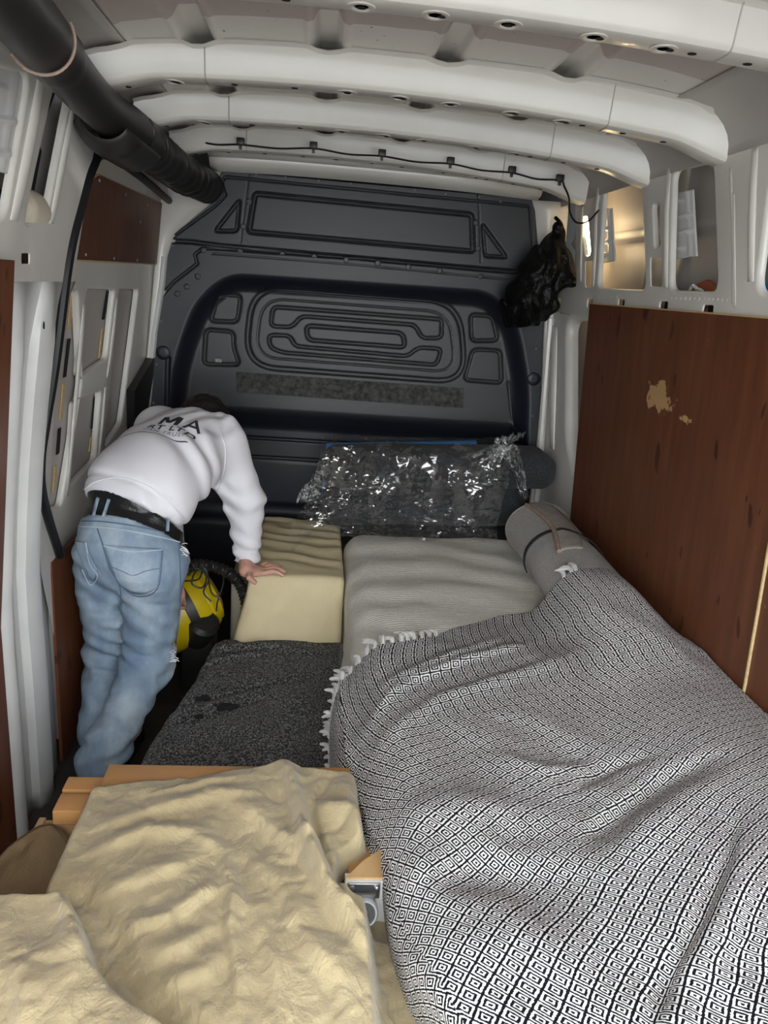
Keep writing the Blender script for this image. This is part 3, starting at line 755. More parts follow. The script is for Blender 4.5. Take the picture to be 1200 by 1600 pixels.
# ================================================================== BULKHEAD
bk = thing('wall_front', 'dark plastic cab bulkhead with moulded oval ribs and bolted upper panel', 'bulkhead', (0.16, 3.45, 0.0), kind='structure')
def bp(x, y): p = at_y(x, y, FRONT); return np.array([p[0], p[2]])
EL = np.array([bp(*p) for p in ((225, 720), (235, 640), (246, 520), (258, 445), (262, 400), (272, 366), (330, 318), (347, 300), (340, 282), (347, 267))])
ER = np.array([bp(*p) for p in ((838, 700), (846, 610), (850, 500), (842, 400), (836, 330), (830, 309))])
def xl(z): o = np.argsort(EL[:, 1]); return np.where(z < EL[0, 1], EL[0, 0]-0.02*(EL[0, 1]-z), np.interp(z, EL[o, 1], EL[o, 0]))
def xr(z): o = np.argsort(ER[:, 1]); return np.where(z < ER[0, 1], ER[0, 0], np.interp(z, ER[o, 1], ER[o, 0]))
def bpoly(pxs, r, n=6): return roundpoly([bp(*p) for p in pxs], r, n)
def bulk_height(X, Z):
    """positive = towards the load space"""
    h = np.zeros(X.shape); dust = np.full(X.shape, 0.55)
    def groove(d, w, dep): return -dep*(1-sstep(w*0.35, w, np.abs(d)))
    # lower moulding recessed towards the cab
    body = bpoly([(252, 760), (258, 640), (268, 560), (300, 470), (352, 424), (770, 452), (812, 500), (832, 600), (826, 760), (826, 1300), (240, 1300)], 0.14, 8)
    sb = sd_poly(X, Z, body)
    rec = sstep(0.0, -0.085, sb)
    h -= 0.07*rec
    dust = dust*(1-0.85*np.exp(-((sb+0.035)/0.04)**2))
    core = sstep(-0.075, -0.13, sb)
    zb = bp(545, 655)[1]
    low = sstep(zb+0.02, zb-0.10, Z)*rec
    h -= 0.07*low
    dust = np.where(sb < -0.075, 0.85, dust)
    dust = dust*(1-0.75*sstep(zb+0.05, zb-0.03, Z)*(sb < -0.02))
    dust = np.maximum(dust, 0.50*sstep(zb-0.12, zb-0.19, Z)*sstep(zb-0.42, zb-0.2, Z)*(sb < -0.1))
    # concentric ovals
    ov = [(398, 447), (412, 445), (700, 470), (724, 500), (734, 560), (716, 598), (690, 600), (410, 580), (384, 555), (380, 500)]
    s1 = sd_poly(X, Z, bpoly([(392, 447), (722, 473), (733, 601), (380, 575)], 0.11, 8)); h += groove(s1, 0.014, 0.012)+0.004*(s1 < -0.010)
    s2 = sd_poly(X, Z, bpoly([(408, 466), (706, 489), (716, 585), (396, 560)], 0.08, 8)); h += groove(s2, 0.005, 0.004)
    s3 = sd_poly(X, Z, bpoly([(425, 480), (680, 499), (694, 500), (694, 530), (662, 530), (652, 509), (470, 495), (455, 513), (421, 511)], 0.02, 5)); h += groove(s3, 0.009, 0.010)
    s4 = sd_poly(X, Z, bpoly([(418, 525), (452, 526), (460, 543), (640, 559), (656, 545), (694, 547), (686, 573), (440, 553), (420, 545)], 0.02, 5)); h += groove(s4, 0.009, 0.010)
    s5 = sd_poly(X, Z, bpoly([(478, 510), (632, 522), (636, 545), (480, 533)], 0.02, 5)); h += groove(s5, 0.010, 0.012)
    for pl in ([(338, 460), (374, 462), (368, 505), (324, 503)], [(318, 516), (362, 520), (362, 545), (372, 573), (314, 572)], [(740, 492), (776, 495), (784, 534), (742, 535)], [(744, 548), (788, 550), (790, 602), (730, 597)]):
        s = sd_poly(X, Z, bpoly(pl, 0.02, 5)); h += groove(s, 0.010, 0.010)-0.004*(s < 0)
    # upper bolted panel
    s6 = sd_poly(X, Z, bpoly([(398, 302), (738, 335), (740, 393), (388, 362)], 0.012, 4)); h += groove(s6, 0.012, 0.010)-0.005*(s6 < 0)
    for pl in ([(336, 361), (374, 312), (370, 361)], [(754, 350), (792, 402), (758, 400)]):
        s = sd_poly(X, Z, bpoly(pl, 0.01, 4)); h += groove(s, 0.009, 0.009)-0.004*(s < 0)
    dl, sl, _ = dist_poly(X, Z, [bp(*p) for p in ((262, 376), (300, 378), (345, 384), (800, 424), (845, 428))]); h += groove(dl, 0.010, 0.012)
    dl, sl, _ = dist_poly(X, Z, [bp(*p) for p in ((254, 460), (272, 440), (308, 412), (304, 398), (316, 388), (330, 388), (560, 404), (800, 426))]); h += groove(dl, 0.007, 0.008)
    dl, sl, _ = dist_poly(X, Z, [bp(*p) for p in ((330, 396), (560, 414), (800, 437))]); h += groove(dl, 0.003, 0.003)
    dl, sl, _ = dist_poly(X, Z, [bp(*p) for p in ((262, 376), (336, 322), (352, 306), (346, 284), (352, 276), (600, 300), (828, 322), (834, 400))]); h += groove(dl, 0.006, 0.007)
    dl, sl, _ = dist_poly(X, Z, [bp(*p) for p in ((389, 270), (375, 380))]); h += groove(dl, 0.003, 0.003)
    dl, sl, _ = dist_poly(X, Z, [bp(*p) for p in ((748, 304), (752, 410))]); h += groove(dl, 0.003, 0.003)
    # long horizontal swages in the lower part
    for a, b in (((300, 688), (830, 720)), ((300, 719), (830, 750)), ((270, 796), (830, 832)), ((270, 824), (830, 850))):
        dl, sl, _ = dist_poly(X, Z, [bp(*a), bp(*b)]); h += groove(dl, 0.010, 0.010)*rec
    h += groove(dist_poly(X, Z, [bp(262, 560), bp(258, 760)])[0], 0.012, 0.012)
    h += groove(dist_poly(X, Z, [bp(800, 600), bp(806, 660), bp(816, 690)])[0], 0.006, 0.006)
    return h, dust
NU, NV = 360, 420
zz = np.concatenate([np.linspace(0.0, 0.72, 40, endpoint=False), np.linspace(0.72, 1.952, NV-40)])
UU = np.linspace(0, 1, NU)
U2, Zg = np.meshgrid(UU, zz, indexing='ij')
Xg = xl(Zg)+(xr(Zg)-xl(Zg))*U2
Hh, Du = bulk_height(Xg, Zg)
split_z = 424
bo = mesh_obj('bulkhead_moulding', np.stack([Xg, FRONT-Hh, Zg], -1).reshape(-1, 3), grid_faces(NU, NV, False), M['bulkhead'], bk, sharp=0)
a_ = bo.data.attributes.new('dust', 'FLOAT', 'POINT'); a_.data.foreach_set('value', Du.ravel().astype(np.float32))
MB().box((-0.86, FRONT+0.17, 0.0), (1.2, FRONT+0.19, 2.12)).build('cab_partition', M['void'], bk, smooth=False)
# body-colour flanges left and right of the bulkhead and the sloping corner piece top left
mb = MB(); zs_ = np.linspace(0.3, 1.95, 40)
for side, fx in ((-1, xl), (1, xr)):
    b0 = len(mb.v)
    for z in zs_:
        x0 = float(fx(np.array(z))); x1 = float(wall_x(side, z, 0.03))
        mb.v += [(x0-side*0.01, FRONT+0.012, z), (x1, FRONT-0.02, z)]
    for i in range(len(zs_)-1): mb.f.append((b0+i*2, b0+i*2+1, b0+i*2+3, b0+i*2+2))
mb.build('corner_flange', M['paint'], bk, solid=0.003)
MB().tube([(float(xl(np.array(z)))-0.012, FRONT-0.012, z) for z in np.linspace(0.6, 1.60, 20)], 0.010, 8).build('edge_strip', M['paint_wear'], bk)
MB().tube([(float(xr(np.array(z)))+0.012, FRONT-0.012, z) for z in np.linspace(0.6, 1.50, 20)], 0.013, 8).build('edge_strip', M['paint'], bk)
# bolts, each one a part
bsrc = None
def hbk(x, z): return float(bulk_height(np.array([[x]]), np.array([[z]]))[0][0, 0])
bolts = [(318, 391), (375, 393), (441, 397), (491, 401), (541, 406), (590, 411), (638, 417), (687, 423), (751, 432), (309, 432), (292, 448), (277, 459), (389, 315), (380, 354), (744, 348), (747, 388)]
small = [(346, 274), (400, 273), (446, 277), (498, 282), (548, 287), (600, 292), (648, 297), (696, 303), (748, 308), (782, 315), (270, 384), (252, 502), (245, 570), (240, 630), (255, 553), (834, 592), (838, 545), (832, 650)]
for px, py in bolts:
    x, z = bp(px, py); loc = (x, FRONT-hbk(x, z)-0.001, z)
    if bsrc is None:
        bsrc = MB().lathe([(0.0125, 0), (0.0125, 0.002), (0.010, 0.0035), (0.0075, 0.0035), (0.0075, 0.001), (0.003, 0.001)], (0, 0, 0), (0, -1, 0), 16).build('bolt', M['dark_steel'], bk); bsrc.location = loc
    else: inst('bolt', bsrc, loc, bk)
rsrc = None
for px, py in small:
    x, z = bp(px, py); loc = (x, FRONT-hbk(x, z)-0.001, z)
    if rsrc is None:
        rsrc = MB().lathe([(0.005, 0), (0.004, 0.0016), (0.002, 0.0024)], (0, 0, 0), (0, -1, 0), 12).build('rivet', M['rivet'], bk); rsrc.location = loc
    else: inst('rivet', rsrc, loc, bk)
for px, py in ((255, 551), (834, 592)):
    x, z = bp(px, py)
    MB().lathe([(0.030, 0), (0.030, 0.010), (0.024, 0.014), (0.010, 0.014)], (x, FRONT+0.004, z), (0, -1, 0), 24).build('fixing_boss', M['bulkhead'], bk)
# worn strip glued across
q = [bp(*p) for p in ((367, 584), (729, 610), (727, 641), (368, 616))]
mb = MB(); n = 24
for h in (0.0, 0.010):
    for i in range(n):
        for a, b in ((0, 1), (3, 2)):
            p = q[a]+(q[b]-q[a])*i/(n-1); mb.v.append((p[0], FRONT+0.072-h, p[1]))
for h in (0, 1):
    for i in range(n-1):
        f = (h*2*n+i*2, h*2*n+i*2+2, h*2*n+i*2+3, h*2*n+i*2+1); mb.f.append(f if h else f[::-1])
for i in range(n-1):
    for k in (0, 1): mb.f.append((i*2+k, i*2+2+k, 2*n+i*2+2+k, 2*n+i*2+k))
mb.f += [(0, 1, 2*n+1, 2*n), (2*n-2, 2*n-1, 4*n-1, 4*n-2)]
tag(mb.build('worn_strip', M['bulk_patch'], bk, sharp=30), 'scuffed black strip across the bulkhead')
# small scraped label remnant
x, z = bp(338, 566); mb = MB().box((x-0.014, FRONT+0.070, z-0.007), (x+0.014, FRONT+0.0785, z+0.007)).build('label_remnant', simple('torn_silver_label', (0.35, 0.35, 0.33), 0.4, (0.2, 0.2, 0.19), 80), bk)
# ================================================================== SOFT SHAPES
def soft_box(lo, hi, r, step=0.02, puff=0.0, fn=None):
    lo, hi = np.array(lo, float), np.array(hi, float); rr = np.minimum(r, (hi-lo)/2*0.999)
    V = []; Fc = []
    for ax in range(3):
        u, v = [k for k in range(3) if k != ax]
        nu = max(3, int((hi[u]-lo[u])/step)+1); nv = max(3, int((hi[v]-lo[v])/step)+1)
        for s in (0, 1):
            A, B = np.meshgrid(np.linspace(lo[u], hi[u], nu), np.linspace(lo[v], hi[v], nv), indexing='ij')
            P = np.zeros((nu*nv, 3)); P[:, u] = A.ravel(); P[:, v] = B.ravel(); P[:, ax] = hi[ax] if s else lo[ax]
            f = grid_faces(nu, nv)+sum(len(q) for q in V)
            flip = (s == 1) ^ (ax == 1)
            Fc.append(f if flip else f[:, ::-1]); V.append(P)
    P = np.vstack(V); Fc = np.vstack(Fc)
    if puff:
        c = (lo+hi)/2; hs = (hi-lo)/2; q = (P-c)/hs
        w = np.stack([(1-q[:, 1]**2)*(1-q[:, 2]**2), (1-q[:, 0]**2)*(1-q[:, 2]**2), (1-q[:, 0]**2)*(1-q[:, 1]**2)], 1)
    inner = np.clip(P, lo+rr, hi-rr); d = P-inner; n = np.linalg.norm(d/rr, axis=1)[:, None]+1e-9
    P = inner+d/n
    if puff: P = P+np.sign(q)*(np.abs(q) > 0.98)*w*puff
    if fn is not None: P = fn(P)
    # weld seams
    key = np.round(P/1e-4).astype(np.int64); _, idx, inv = np.unique(key, axis=0, return_index=True, return_inverse=True)
    inv = inv.ravel(); Fc = inv[Fc]; P = P[idx]
    ok = np.array([len(set(f)) == 4 for f in Fc.tolist()])
    return P, Fc[ok]
def soft_obj(name, lo, hi, r, mat, parent=None, **k):
    P, Fc = soft_box(lo, hi, r, **k); return mesh_obj(name, P, Fc, mat, parent, sharp=0)
def hfield(name, X, Y, Z, mat, parent=None, uv=None, solid=0.0):
    nu, nv = X.shape
    return mesh_obj(name, np.stack([X, Y, Z], -1).reshape(-1, 3), grid_faces(nu, nv), mat, parent, sharp=0, uv=uv, solid=solid, off=-1)
def pxz(pts, z): return [tuple(at_z(x, y, z)[:2]) for x, y in pts]

# signed-distance modelling with naive surface nets
def surfnet(f, o, h):
    s = f < 0; nx, ny, nz = f.shape
    acc = np.zeros((nx-1, ny-1, nz-1, 3), np.float32); cnt = np.zeros((nx-1, ny-1, nz-1), np.float32)
    C = [(i, j, k) for i in (0, 1) for j in (0, 1) for k in (0, 1)]
    def sl(a, c): return a[c[0]:c[0]+nx-1, c[1]:c[1]+ny-1, c[2]:c[2]+nz-1]
    for a in C:
        for ax in range(3):
            if a[ax]: continue
            b = list(a); b[ax] = 1
            fa, fb = sl(f, a), sl(f, b); m = (fa < 0) != (fb < 0)
            t = np.where(m, fa/(fa-fb+1e-12), 0)
            for k in range(3): acc[..., k] += m*((a[k]+t) if k == ax else a[k])
            cnt += m
    act = cnt > 0; idx = -np.ones(act.shape, np.int64); idx[act] = np.arange(act.sum())
    I = np.argwhere(act); V = (I+acc[act]/cnt[act][:, None])*h+np.array(o)
    Fs = []
    for ax in range(3):
        u, v = (ax+1) % 3, (ax+2) % 3
        d = [slice(None)]*3; e = [slice(None)]*3; d[ax] = slice(0, -1); e[ax] = slice(1, None)
        ch = s[tuple(d)] != s[tuple(e)]; E = np.argwhere(ch)
        E = E[(E[:, u] > 0) & (E[:, v] > 0) & (E[:, u] < idx.shape[u]) & (E[:, v] < idx.shape[v])]
        q = []
        for du, dv in ((0, 0), (1, 0), (1, 1), (0, 1)):
            p = E.copy(); p[:, u] -= du; p[:, v] -= dv; q.append(idx[p[:, 0], p[:, 1], p[:, 2]])
        q = np.stack(q, 1); inside = s[E[:, 0], E[:, 1], E[:, 2]]
        Fs.append(np.where(inside[:, None], q, q[:, ::-1]))
    Fq = np.vstack(Fs); Fq = Fq[(Fq >= 0).all(1)]
    return V, Fq
def smin(a, b, k): h = np.clip(0.5+0.5*(b-a)/k, 0, 1); return b+(a-b)*h-k*h*(1-h)
def sd_cone(P, a, b, r1, r2):
    a, b = np.array(a), np.array(b); ab = b-a; t = np.clip(((P-a)@ab)/(ab@ab), 0, 1)
    return np.linalg.norm(P-a-t[..., None]*ab, axis=-1)-(r1+(r2-r1)*t)
def sd_ell(P, c, r, R=None):
    q = P-np.array(c)
    if R is not None: q = q@np.array(R)
    q0 = q/np.array(r); k0 = np.linalg.norm(q0, axis=-1); k1 = np.linalg.norm(q0/np.array(r), axis=-1)+1e-9
    return k0*(k0-1)/k1
def sdf_mesh(fn, lo, hi, h):
    ax = [np.arange(lo[i], hi[i]+h, h) for i in range(3)]
    G = np.stack(np.meshgrid(*ax, indexing='ij'), -1).astype(np.float32)
    return surfnet(fn(G).astype(np.float32), lo, h)

# ================================================================== THE LOAD, right side: wrapped bed and cushions
BED = 0.555
def bed_fn(P):
    m = sstep(0.3, BED, P[:, 2]); P = P.copy()
    P[:, 2] += m*(0.010*fbm(P[:, 0]*3, P[:, 1]*3, 3)+0.005*np.sin(P[:, 1]*26+P[:, 0]*6+3*fbm(P[:, 0]*3, P[:, 1]*3, 9)))
    P[:, 0] += 0.012*fbm(P[:, 1]*4, P[:, 2]*4, 5)*(P[:, 0] < 0.3)+0.15*sstep(1.45, 1.15, P[:, 1])*sstep(0.5, 0.2, P[:, 0])
    return P
bed = soft_obj('daybed', (0.155, 0.62, 0.0), (1.045, 3.06, BED), 0.085, M['knit'], step=0.02, puff=0.012, fn=bed_fn)
tag(bed, 'cream knitted daybed mattress wrapped in clear film behind the patterned throw', 'daybed')
# film over the bed
U, V = np.meshgrid(np.linspace(-0.30, 0.86, 150), np.linspace(1.85, 3.04, 150), indexing='ij')
xx = 0.150+np.where(U > 0, U, 0.0)-0.020*np.sin(np.clip(-U, 0, 0.3)*9); zz_ = BED+0.018-np.where(U < 0, -U, 0)*0.98
cr_ = 0.055*np.exp(-(np.abs(U)/0.055)**2); zz_ = zz_-cr_*0.75; xx = xx+cr_*0.35
wr_ = 0.010*np.abs(fbm(U*4+V*2, V*9-U*3, 21, 3))+0.012*np.maximum(0, np.sin(V*22+U*5+2.5*fbm(U*3, V*3, 4)))**3*np.exp(-((U-0.15)/0.5)**2)
hfield('plastic_film', xx-wr_*(U < 0), V+0.02*fbm(U*5, V*5, 2), zz_+wr_*(U >= 0), M['film_soft'], None)
tag(bpy.data.objects['plastic_film'], 'thin clear plastic sheet lying smooth over the cream daybed', 'plastic sheet')
# blue board behind the cushions
b0, b1 = at_y(510, 694, 3.36), at_y(745, 690, 3.36)
mb = MB().prism([(b0[0], b0[2]), (b1[0], b1[2]), (b1[0]+0.01, 0.60), (b0[0]-0.01, 0.60)], lambda u, v, h: (u, 3.36+h, v), 0.0, 0.03)
tag(mb.build('foam_board', M['blue_foam'], None, sharp=30), 'bright blue foam board standing behind the grey bolster cushions', 'board')
# two charcoal cushions, one lying on the other
cu = at_y(883, 718, 3.08); cl = at_y(508, 712, 3.08)
def cush(P): P = P.copy(); P[:, 1] += 0.006*fbm(P[:, 0]*5, P[:, 2]*5, 31); P[:, 2] += 0.006*fbm(P[:, 0]*4, P[:, 1]*4, 12)+(P[:, 0]-0.70)*0.045; return P
o = soft_obj('bolster_cushion', (cl[0], 3.07, 0.745), (1.050, 3.345, 0.895), 0.055, M['cushion'], step=0.016, puff=0.012, fn=cush)
tag(o, 'upper charcoal bolster cushion whose right end sticks out of the plastic bag', 'cushion', 'charcoal bolster cushions')
o = soft_obj('bolster_cushion', (cl[0]+0.01, 3.05, 0.585), (0.925, 3.345, 0.742), 0.055, M['cushion'], step=0.016, puff=0.010, fn=cush)
tag(o, 'lower charcoal bolster cushion resting on the wrapped daybed under another', 'cushion', 'charcoal bolster cushions')
# crumpled clear bag round the cushions
prof = [(3.30, 0.925), (3.20, 0.925), (3.10, 0.918), (3.045, 0.885), (3.030, 0.82), (3.030, 0.75), (3.015, 0.69), (2.985, 0.63), (2.94, 0.600), (2.88, 0.585), (2.83, 0.578)]
PR = np.array(spline(prof, 140)); us = np.linspace(0, 1, 170)
Ug, Sg = np.meshgrid(us, np.linspace(0, 1, 140), indexing='ij')
py_ = PR[:, 0][None, :]+0*Ug; pz_ = PR[:, 1][None, :]-0.012*(PR[:, 1][None, :] > 0.8)+0*Ug
xa = cl[0]-0.02-0.10*sstep(0.45, 0.85, Sg)-0.02*sstep(0.25, 0.4, Sg); xb = 0.80+0.03*np.sin(Sg*5)
xg = xa+(xb-xa)*Ug
n1 = fbm(xg*7+Sg*2, Sg*9-xg*3, 41, 4); n2 = np.abs(fbm(xg*15, Sg*16+xg*4, 77, 3)); rid = np.maximum(0, 0.35-n2)
dsp = 0.012+0.022*np.maximum(n1, 0)+0.035*rid*(0.4+np.abs(fbm(xg*4, Sg*4, 5)))
ends = sstep(0.08, 0.0, Ug)
tang = np.gradient(PR, axis=0); tang /= np.linalg.norm(tang, axis=1)[:, None]; ny_, nz_ = tang[:, 1], -tang[:, 0]
py_ = py_+ny_[None, :]*dsp*1.0; pz_ = pz_+nz_[None, :]*dsp-0.05*ends*sstep(0.6, 1, Sg)
py_ = py_+0.05*fbm(xg*6, xg*2, 15)*sstep(0.8, 1, Sg)
drop = np.clip(cl[0]+0.02-xg, 0, 1)*sstep(0.55, 0.9, Sg); pz_ = pz_-0.30*drop
pz_ = pz_+(xg-0.70)*0.045*sstep(0.58, 0.75, pz_)
hfield('plastic_bag', xg, py_, pz_, M['film'], None)
pbag = bpy.data.objects['plastic_bag']; tag(pbag, 'crumpled clear plastic bag pulled over the two charcoal cushions', 'plastic bag')
# loose crumpled neck of the bag, upper right, and left tail
def film_tail(pts, w0, w1, seed, name='bag_tail'):
    P = np.array(spline(pts, 40)); ww = np.linspace(w0, w1, 40); n = 28
    vv = np.linspace(-1, 1, n); X3 = np.zeros((40, n, 3))
    for i in range(40):
        for j in range(n):
            X3[i, j] = P[i]+np.array([vv[j]*ww[i], -0.015*math.cos(vv[j]*1.5), 0.25*vv[j]*ww[i]])
    a, b = np.meshgrid(np.linspace(0, 4, 40), np.linspace(0, 3, n), indexing='ij')
    X3[..., 1] += 0.05*np.abs(fbm(a*1.6, b*1.6, seed))+0.02*fbm(a*4, b*4, seed+5); X3[..., 2] += 0.03*fbm(a*2, b*3, seed+9)
    return mesh_obj(name, X3.reshape(-1, 3), grid_faces(40, n), M['film'], pbag, sharp=0)
film_tail([at_y(740, 712, 3.02), at_y(790, 700, 3.0), at_y(805, 720, 2.98), at_y(822, 778, 2.95)], 0.06, 0.012, 3)
film_tail([at_y(770, 720, 3.04), at_y(790, 690, 3.06), at_y(800, 682, 3.06)], 0.05, 0.06, 13)
film_tail([at_y(505, 735, 3.06), at_y(488, 760, 3.02), at_y(478, 782, 3.0)], 0.02, 0.045, 8)
# grey felt roll with strap
A = np.array([0.912, 2.80, 0.672]); B = np.array([0.905, 2.02, 0.645])
N_, K_ = 60, 48; mbv = np.zeros((N_, K_, 3)); tt = np.linspace(0, 1, N_)
for i, t_ in enumerate(tt):
    c0 = A+(B-A)*t_
    for k in range(K_):
        a = 2*math.pi*k/K_
        pinch = 1-0.05*math.exp(-((t_-0.42)/0.05)**2)
        rx, rz = 0.128*pinch, 0.106*pinch
        flare = 1+0.03*math.exp(-(t_/0.06)**2)
        mbv[i, k] = c0+np.array([rx*flare*math.cos(a), 0.0, rz*flare*math.sin(a)*(1 if a < math.pi else 0.95)])
vv = mbv.reshape(-1, 3); ff = []
for i in range(N_-1):
    for k in range(K_): ff.append((i*K_+k, (i+1)*K_+k, (i+1)*K_+(k+1) % K_, i*K_+(k+1) % K_))
ff.append(tuple(range(K_))); ff.append(tuple((N_-1)*K_+k for k in reversed(range(K_))))
roll = thing('felt_roll', 'rolled light grey felt mat with black strap lying against the plywood', 'rolled mat', (0.90, 2.40, 0.555))
mesh_obj('roll_body', vv, ff, M['felt'], roll, sharp=60)
def on_roll(t_, a, k=1.0):
    c0 = A+(B-A)*t_; return c0+np.array([0.128*k*math.cos(a), 0, 0.106*k*math.sin(a)])
# outer flap edge spiralling along the top, with its pinkish band
fl_t = np.linspace(0.0, 0.62, 30); fa = [2.05-0.25*math.sin(t_*5.0)+0.15*t_ for t_ in fl_t]
MB().tube([on_roll(t_, a, 1.045) for t_, a in zip(fl_t, fa)], 0.0085, 8).build('flap_edge', M['felt_edge'], roll)
mb = MB()
for t_, a in zip(fl_t, fa):
    for j in range(8): mb.v.append(tuple(on_roll(t_, a-0.10*j*(1.2-0.5*t_), 1.06-0.006*j)))
mb.f = [tuple(f) for f in grid_faces(30, 8)]; mb.build('flap', M['felt_back'], roll, solid=0.004)
MB().tube([on_roll(0.0, a, 1.0) for a in np.linspace(0, 2*math.pi, 40)], 0.007, 6, cap=False).build('rolled_end', M['felt_back'], roll)
mb = MB()
for a in np.linspace(-0.2, math.pi+0.5, 40):
    t0 = 0.40+0.10*math.cos(a)*(a < 1.7)
    for dt in (-0.014, 0.014): mb.v.append(tuple(on_roll(t0+dt, a, 1.065)))
mb.f = [tuple(f) for f in grid_faces(40, 2)]; mb.build('strap', M['leather'], roll, solid=0.003)

# ================================================================== BLACK AND WHITE THROW
xL = 0.118
hem_px = [(548, 1122), (545, 1085), (556, 1052), (585, 1020), (620, 1000), (690, 985), (780, 955), (870, 918), (905, 908), (960, 912), (1000, 930)]
hz = [0.42, 0.46, 0.51, 0.55, 0.58, 0.59, 0.60, 0.68, 0.72, 0.70, 0.67]
HEM = np.array([at_z(x, y, z) for (x, y), z in zip(hem_px, hz)])
def throw_z(x, y):
    z = BED+0.022+0.100*sstep(0.30, 1.0, x)*sstep(2.35, 1.7, y)+0.02*sstep(1.6, 0.9, y)
    z = z+0.185*np.exp(-((x-0.90)/0.13)**4)*sstep(1.55, 2.15, y)*0.82
    z = z-0.09*sstep(0.26, 0.13, x)**1.5
    z = z+0.014*fbm(x*2.6, y*2.2, 51, 2)
    f = lambda pts, a, w, w2=None: fold(x, y, pxz(pts, 0.63), a, w, w2)
    z = z+f([(575, 1085), (650, 1035), (730, 1012), (835, 1000)], 0.016, 0.016, 0.030)
    z = z+f([(590, 1050), (680, 1012), (790, 985)], 0.012, 0.014, 0.022)
    z = z+f([(600, 1120), (700, 1062), (800, 1045), (900, 1030)], 0.012, 0.03, 0.02)
    z = z-f([(930, 1300), (975, 1270), (1040, 1235), (1110, 1215)], 0.022, 0.035, 0.018)
    z = z+f([(960, 1340), (1030, 1290), (1130, 1240)], 0.012, 0.05, 0.03)
    z = z-f([(905, 1225), (960, 1200), (1030, 1195)], 0.010, 0.014, 0.02)
    z = z+f([(790, 1160), (860, 1190), (930, 1190)], 0.008, 0.02, 0.02)
    z = z-f([(1150, 1310), (1140, 1370), (1105, 1450), (1060, 1520), (1020, 1620)], 0.016, 0.016, 0.010)
    z = z+f([(1170, 1330), (1150, 1420), (1100, 1510), (1070, 1620)], 0.014, 0.035, 0.03)
    z = z+f([(610, 1250), (760, 1235), (900, 1260)], 0.014, 0.05, 0.06)
    z = z-f([(640, 1360), (780, 1330), (950, 1380)], 0.014, 0.06, 0.04)
    z = z+f([(640, 1480), (800, 1450), (960, 1480)], 0.012, 0.07, 0.06)
    z = z+0.004*np.sin(30*x+18*y+4*fbm(x*3, y*3, 8))*sstep(0.1, 0.5, fbm(x*1.5+3, y*1.5, 6)+0.35)
    return z
XR_T = 1.072
SIDE = 0.34
nu, nv = 330, 420
S = np.concatenate([np.linspace(-SIDE, 0, 90, endpoint=False), np.linspace(0, XR_T-xL, nu-90)])
T = np.linspace(0, 1, nv)
xs_ = np.where(S > 0, xL+S, xL)
hem_y = np.interp(xs_, HEM[3:, 0], HEM[3:, 1])
# on the hanging side the hem retreats towards the viewer
hem_side = np.interp(-S, [0.0, 0.05, 0.10, 0.16, 0.25, SIDE], [HEM[3, 1], HEM[2, 1]+0.02, HEM[1, 1]+0.05, HEM[0, 1]+0.02, 1.55, 1.45])
hem_y = np.where(S >= 0, hem_y, hem_side)
k_ = np.ones(25)/25; hem_y = np.convolve(np.pad(hem_y, 12, 'edge'), k_, 'valid')
y0_ = 0.48
Sg, Tg = np.meshgrid(S, T, indexing='ij')
Yg = y0_+(hem_y[:, None]-y0_)*Tg
xe = np.interp(Yg, [0.4, 0.72, 0.80, 0.95, 1.05, 1.14, 1.25, 1.36, 1.5, 1.7], [0.33, 0.275, 0.250, 0.200, 0.186, 0.182, 0.163, 0.147, 0.126, 0.118])+0.006*fbm(Yg*4, Yg*0+3, 3)
Xs = np.where(Sg > 0, xe+Sg*(XR_T-xe)/(XR_T-xL), xe)
Zt = throw_z(np.where(Sg > 0, Xs, xe), Yg)
hang = np.clip(-Sg, 0, 1)
bulge = 0.030*np.sin(np.clip(hang/SIDE, 0, 1)*math.pi)+0.012*fbm(Yg*7+hang*2, hang*5, 91)*sstep(0, 0.08, hang)
Xs = Xs+0.02*np.exp(-(hang/0.03)**2)*(Sg <= 0)-bulge*0.55*sstep(1.25, 1.5, Yg)+0.03*sstep(0.05, 0.3, hang)*sstep(1.5, 1.25, Yg)-0.010
Zs = Zt-np.where(Sg < 0, hang, 0)+0.0
# smooth the shoulder
sh = np.exp(-((Sg)/0.045)**2); Zs = Zs-0.020*sh
P3 = np.stack([Xs, Yg, Zs], -1)
# cloth coordinates from arc lengths, slowly turning towards the viewer as the weave does
du = np.linalg.norm(np.diff(P3, axis=0), axis=2); a_u = np.vstack([np.zeros((1, nv)), np.cumsum(du, 0)])
a_u = a_u-a_u[90:91, :]
dv_ = np.linalg.norm(np.diff(P3, axis=1), axis=2); a_v = np.hstack([np.zeros((nu, 1)), np.cumsum(dv_, 1)])
a_v = a_v-a_v[:, -1:]*0; 
mv = a_v[200, -1]
kk = 1.0-0.27*sstep(0.85, 1.95, Yg)
a_v = np.hstack([np.zeros((nu, 1)), np.cumsum(dv_*kk[:, 1:], 1)])
pu, pv = (a_u-0.42)*kk, a_v+Yg[:, :1]-1.30
th = 0.06+0.66*np.clip((2.25-Yg)/1.6, 0, 1)+0.06*fbm(pu*1.5, pv*1.5, 4)
uvx = pu*np.cos(th)+pv*np.sin(th); uvy = -pu*np.sin(th)+pv*np.cos(th)
throw = mesh_obj('patterned_throw', P3.reshape(-1, 3), grid_faces(nu, nv), M['throw'], None, sharp=0, uv=np.stack([uvx, uvy], -1).reshape(-1, 2), solid=0.004)
tag(throw, 'large black and white throw with nested diamond weave and white fringe', 'throw')
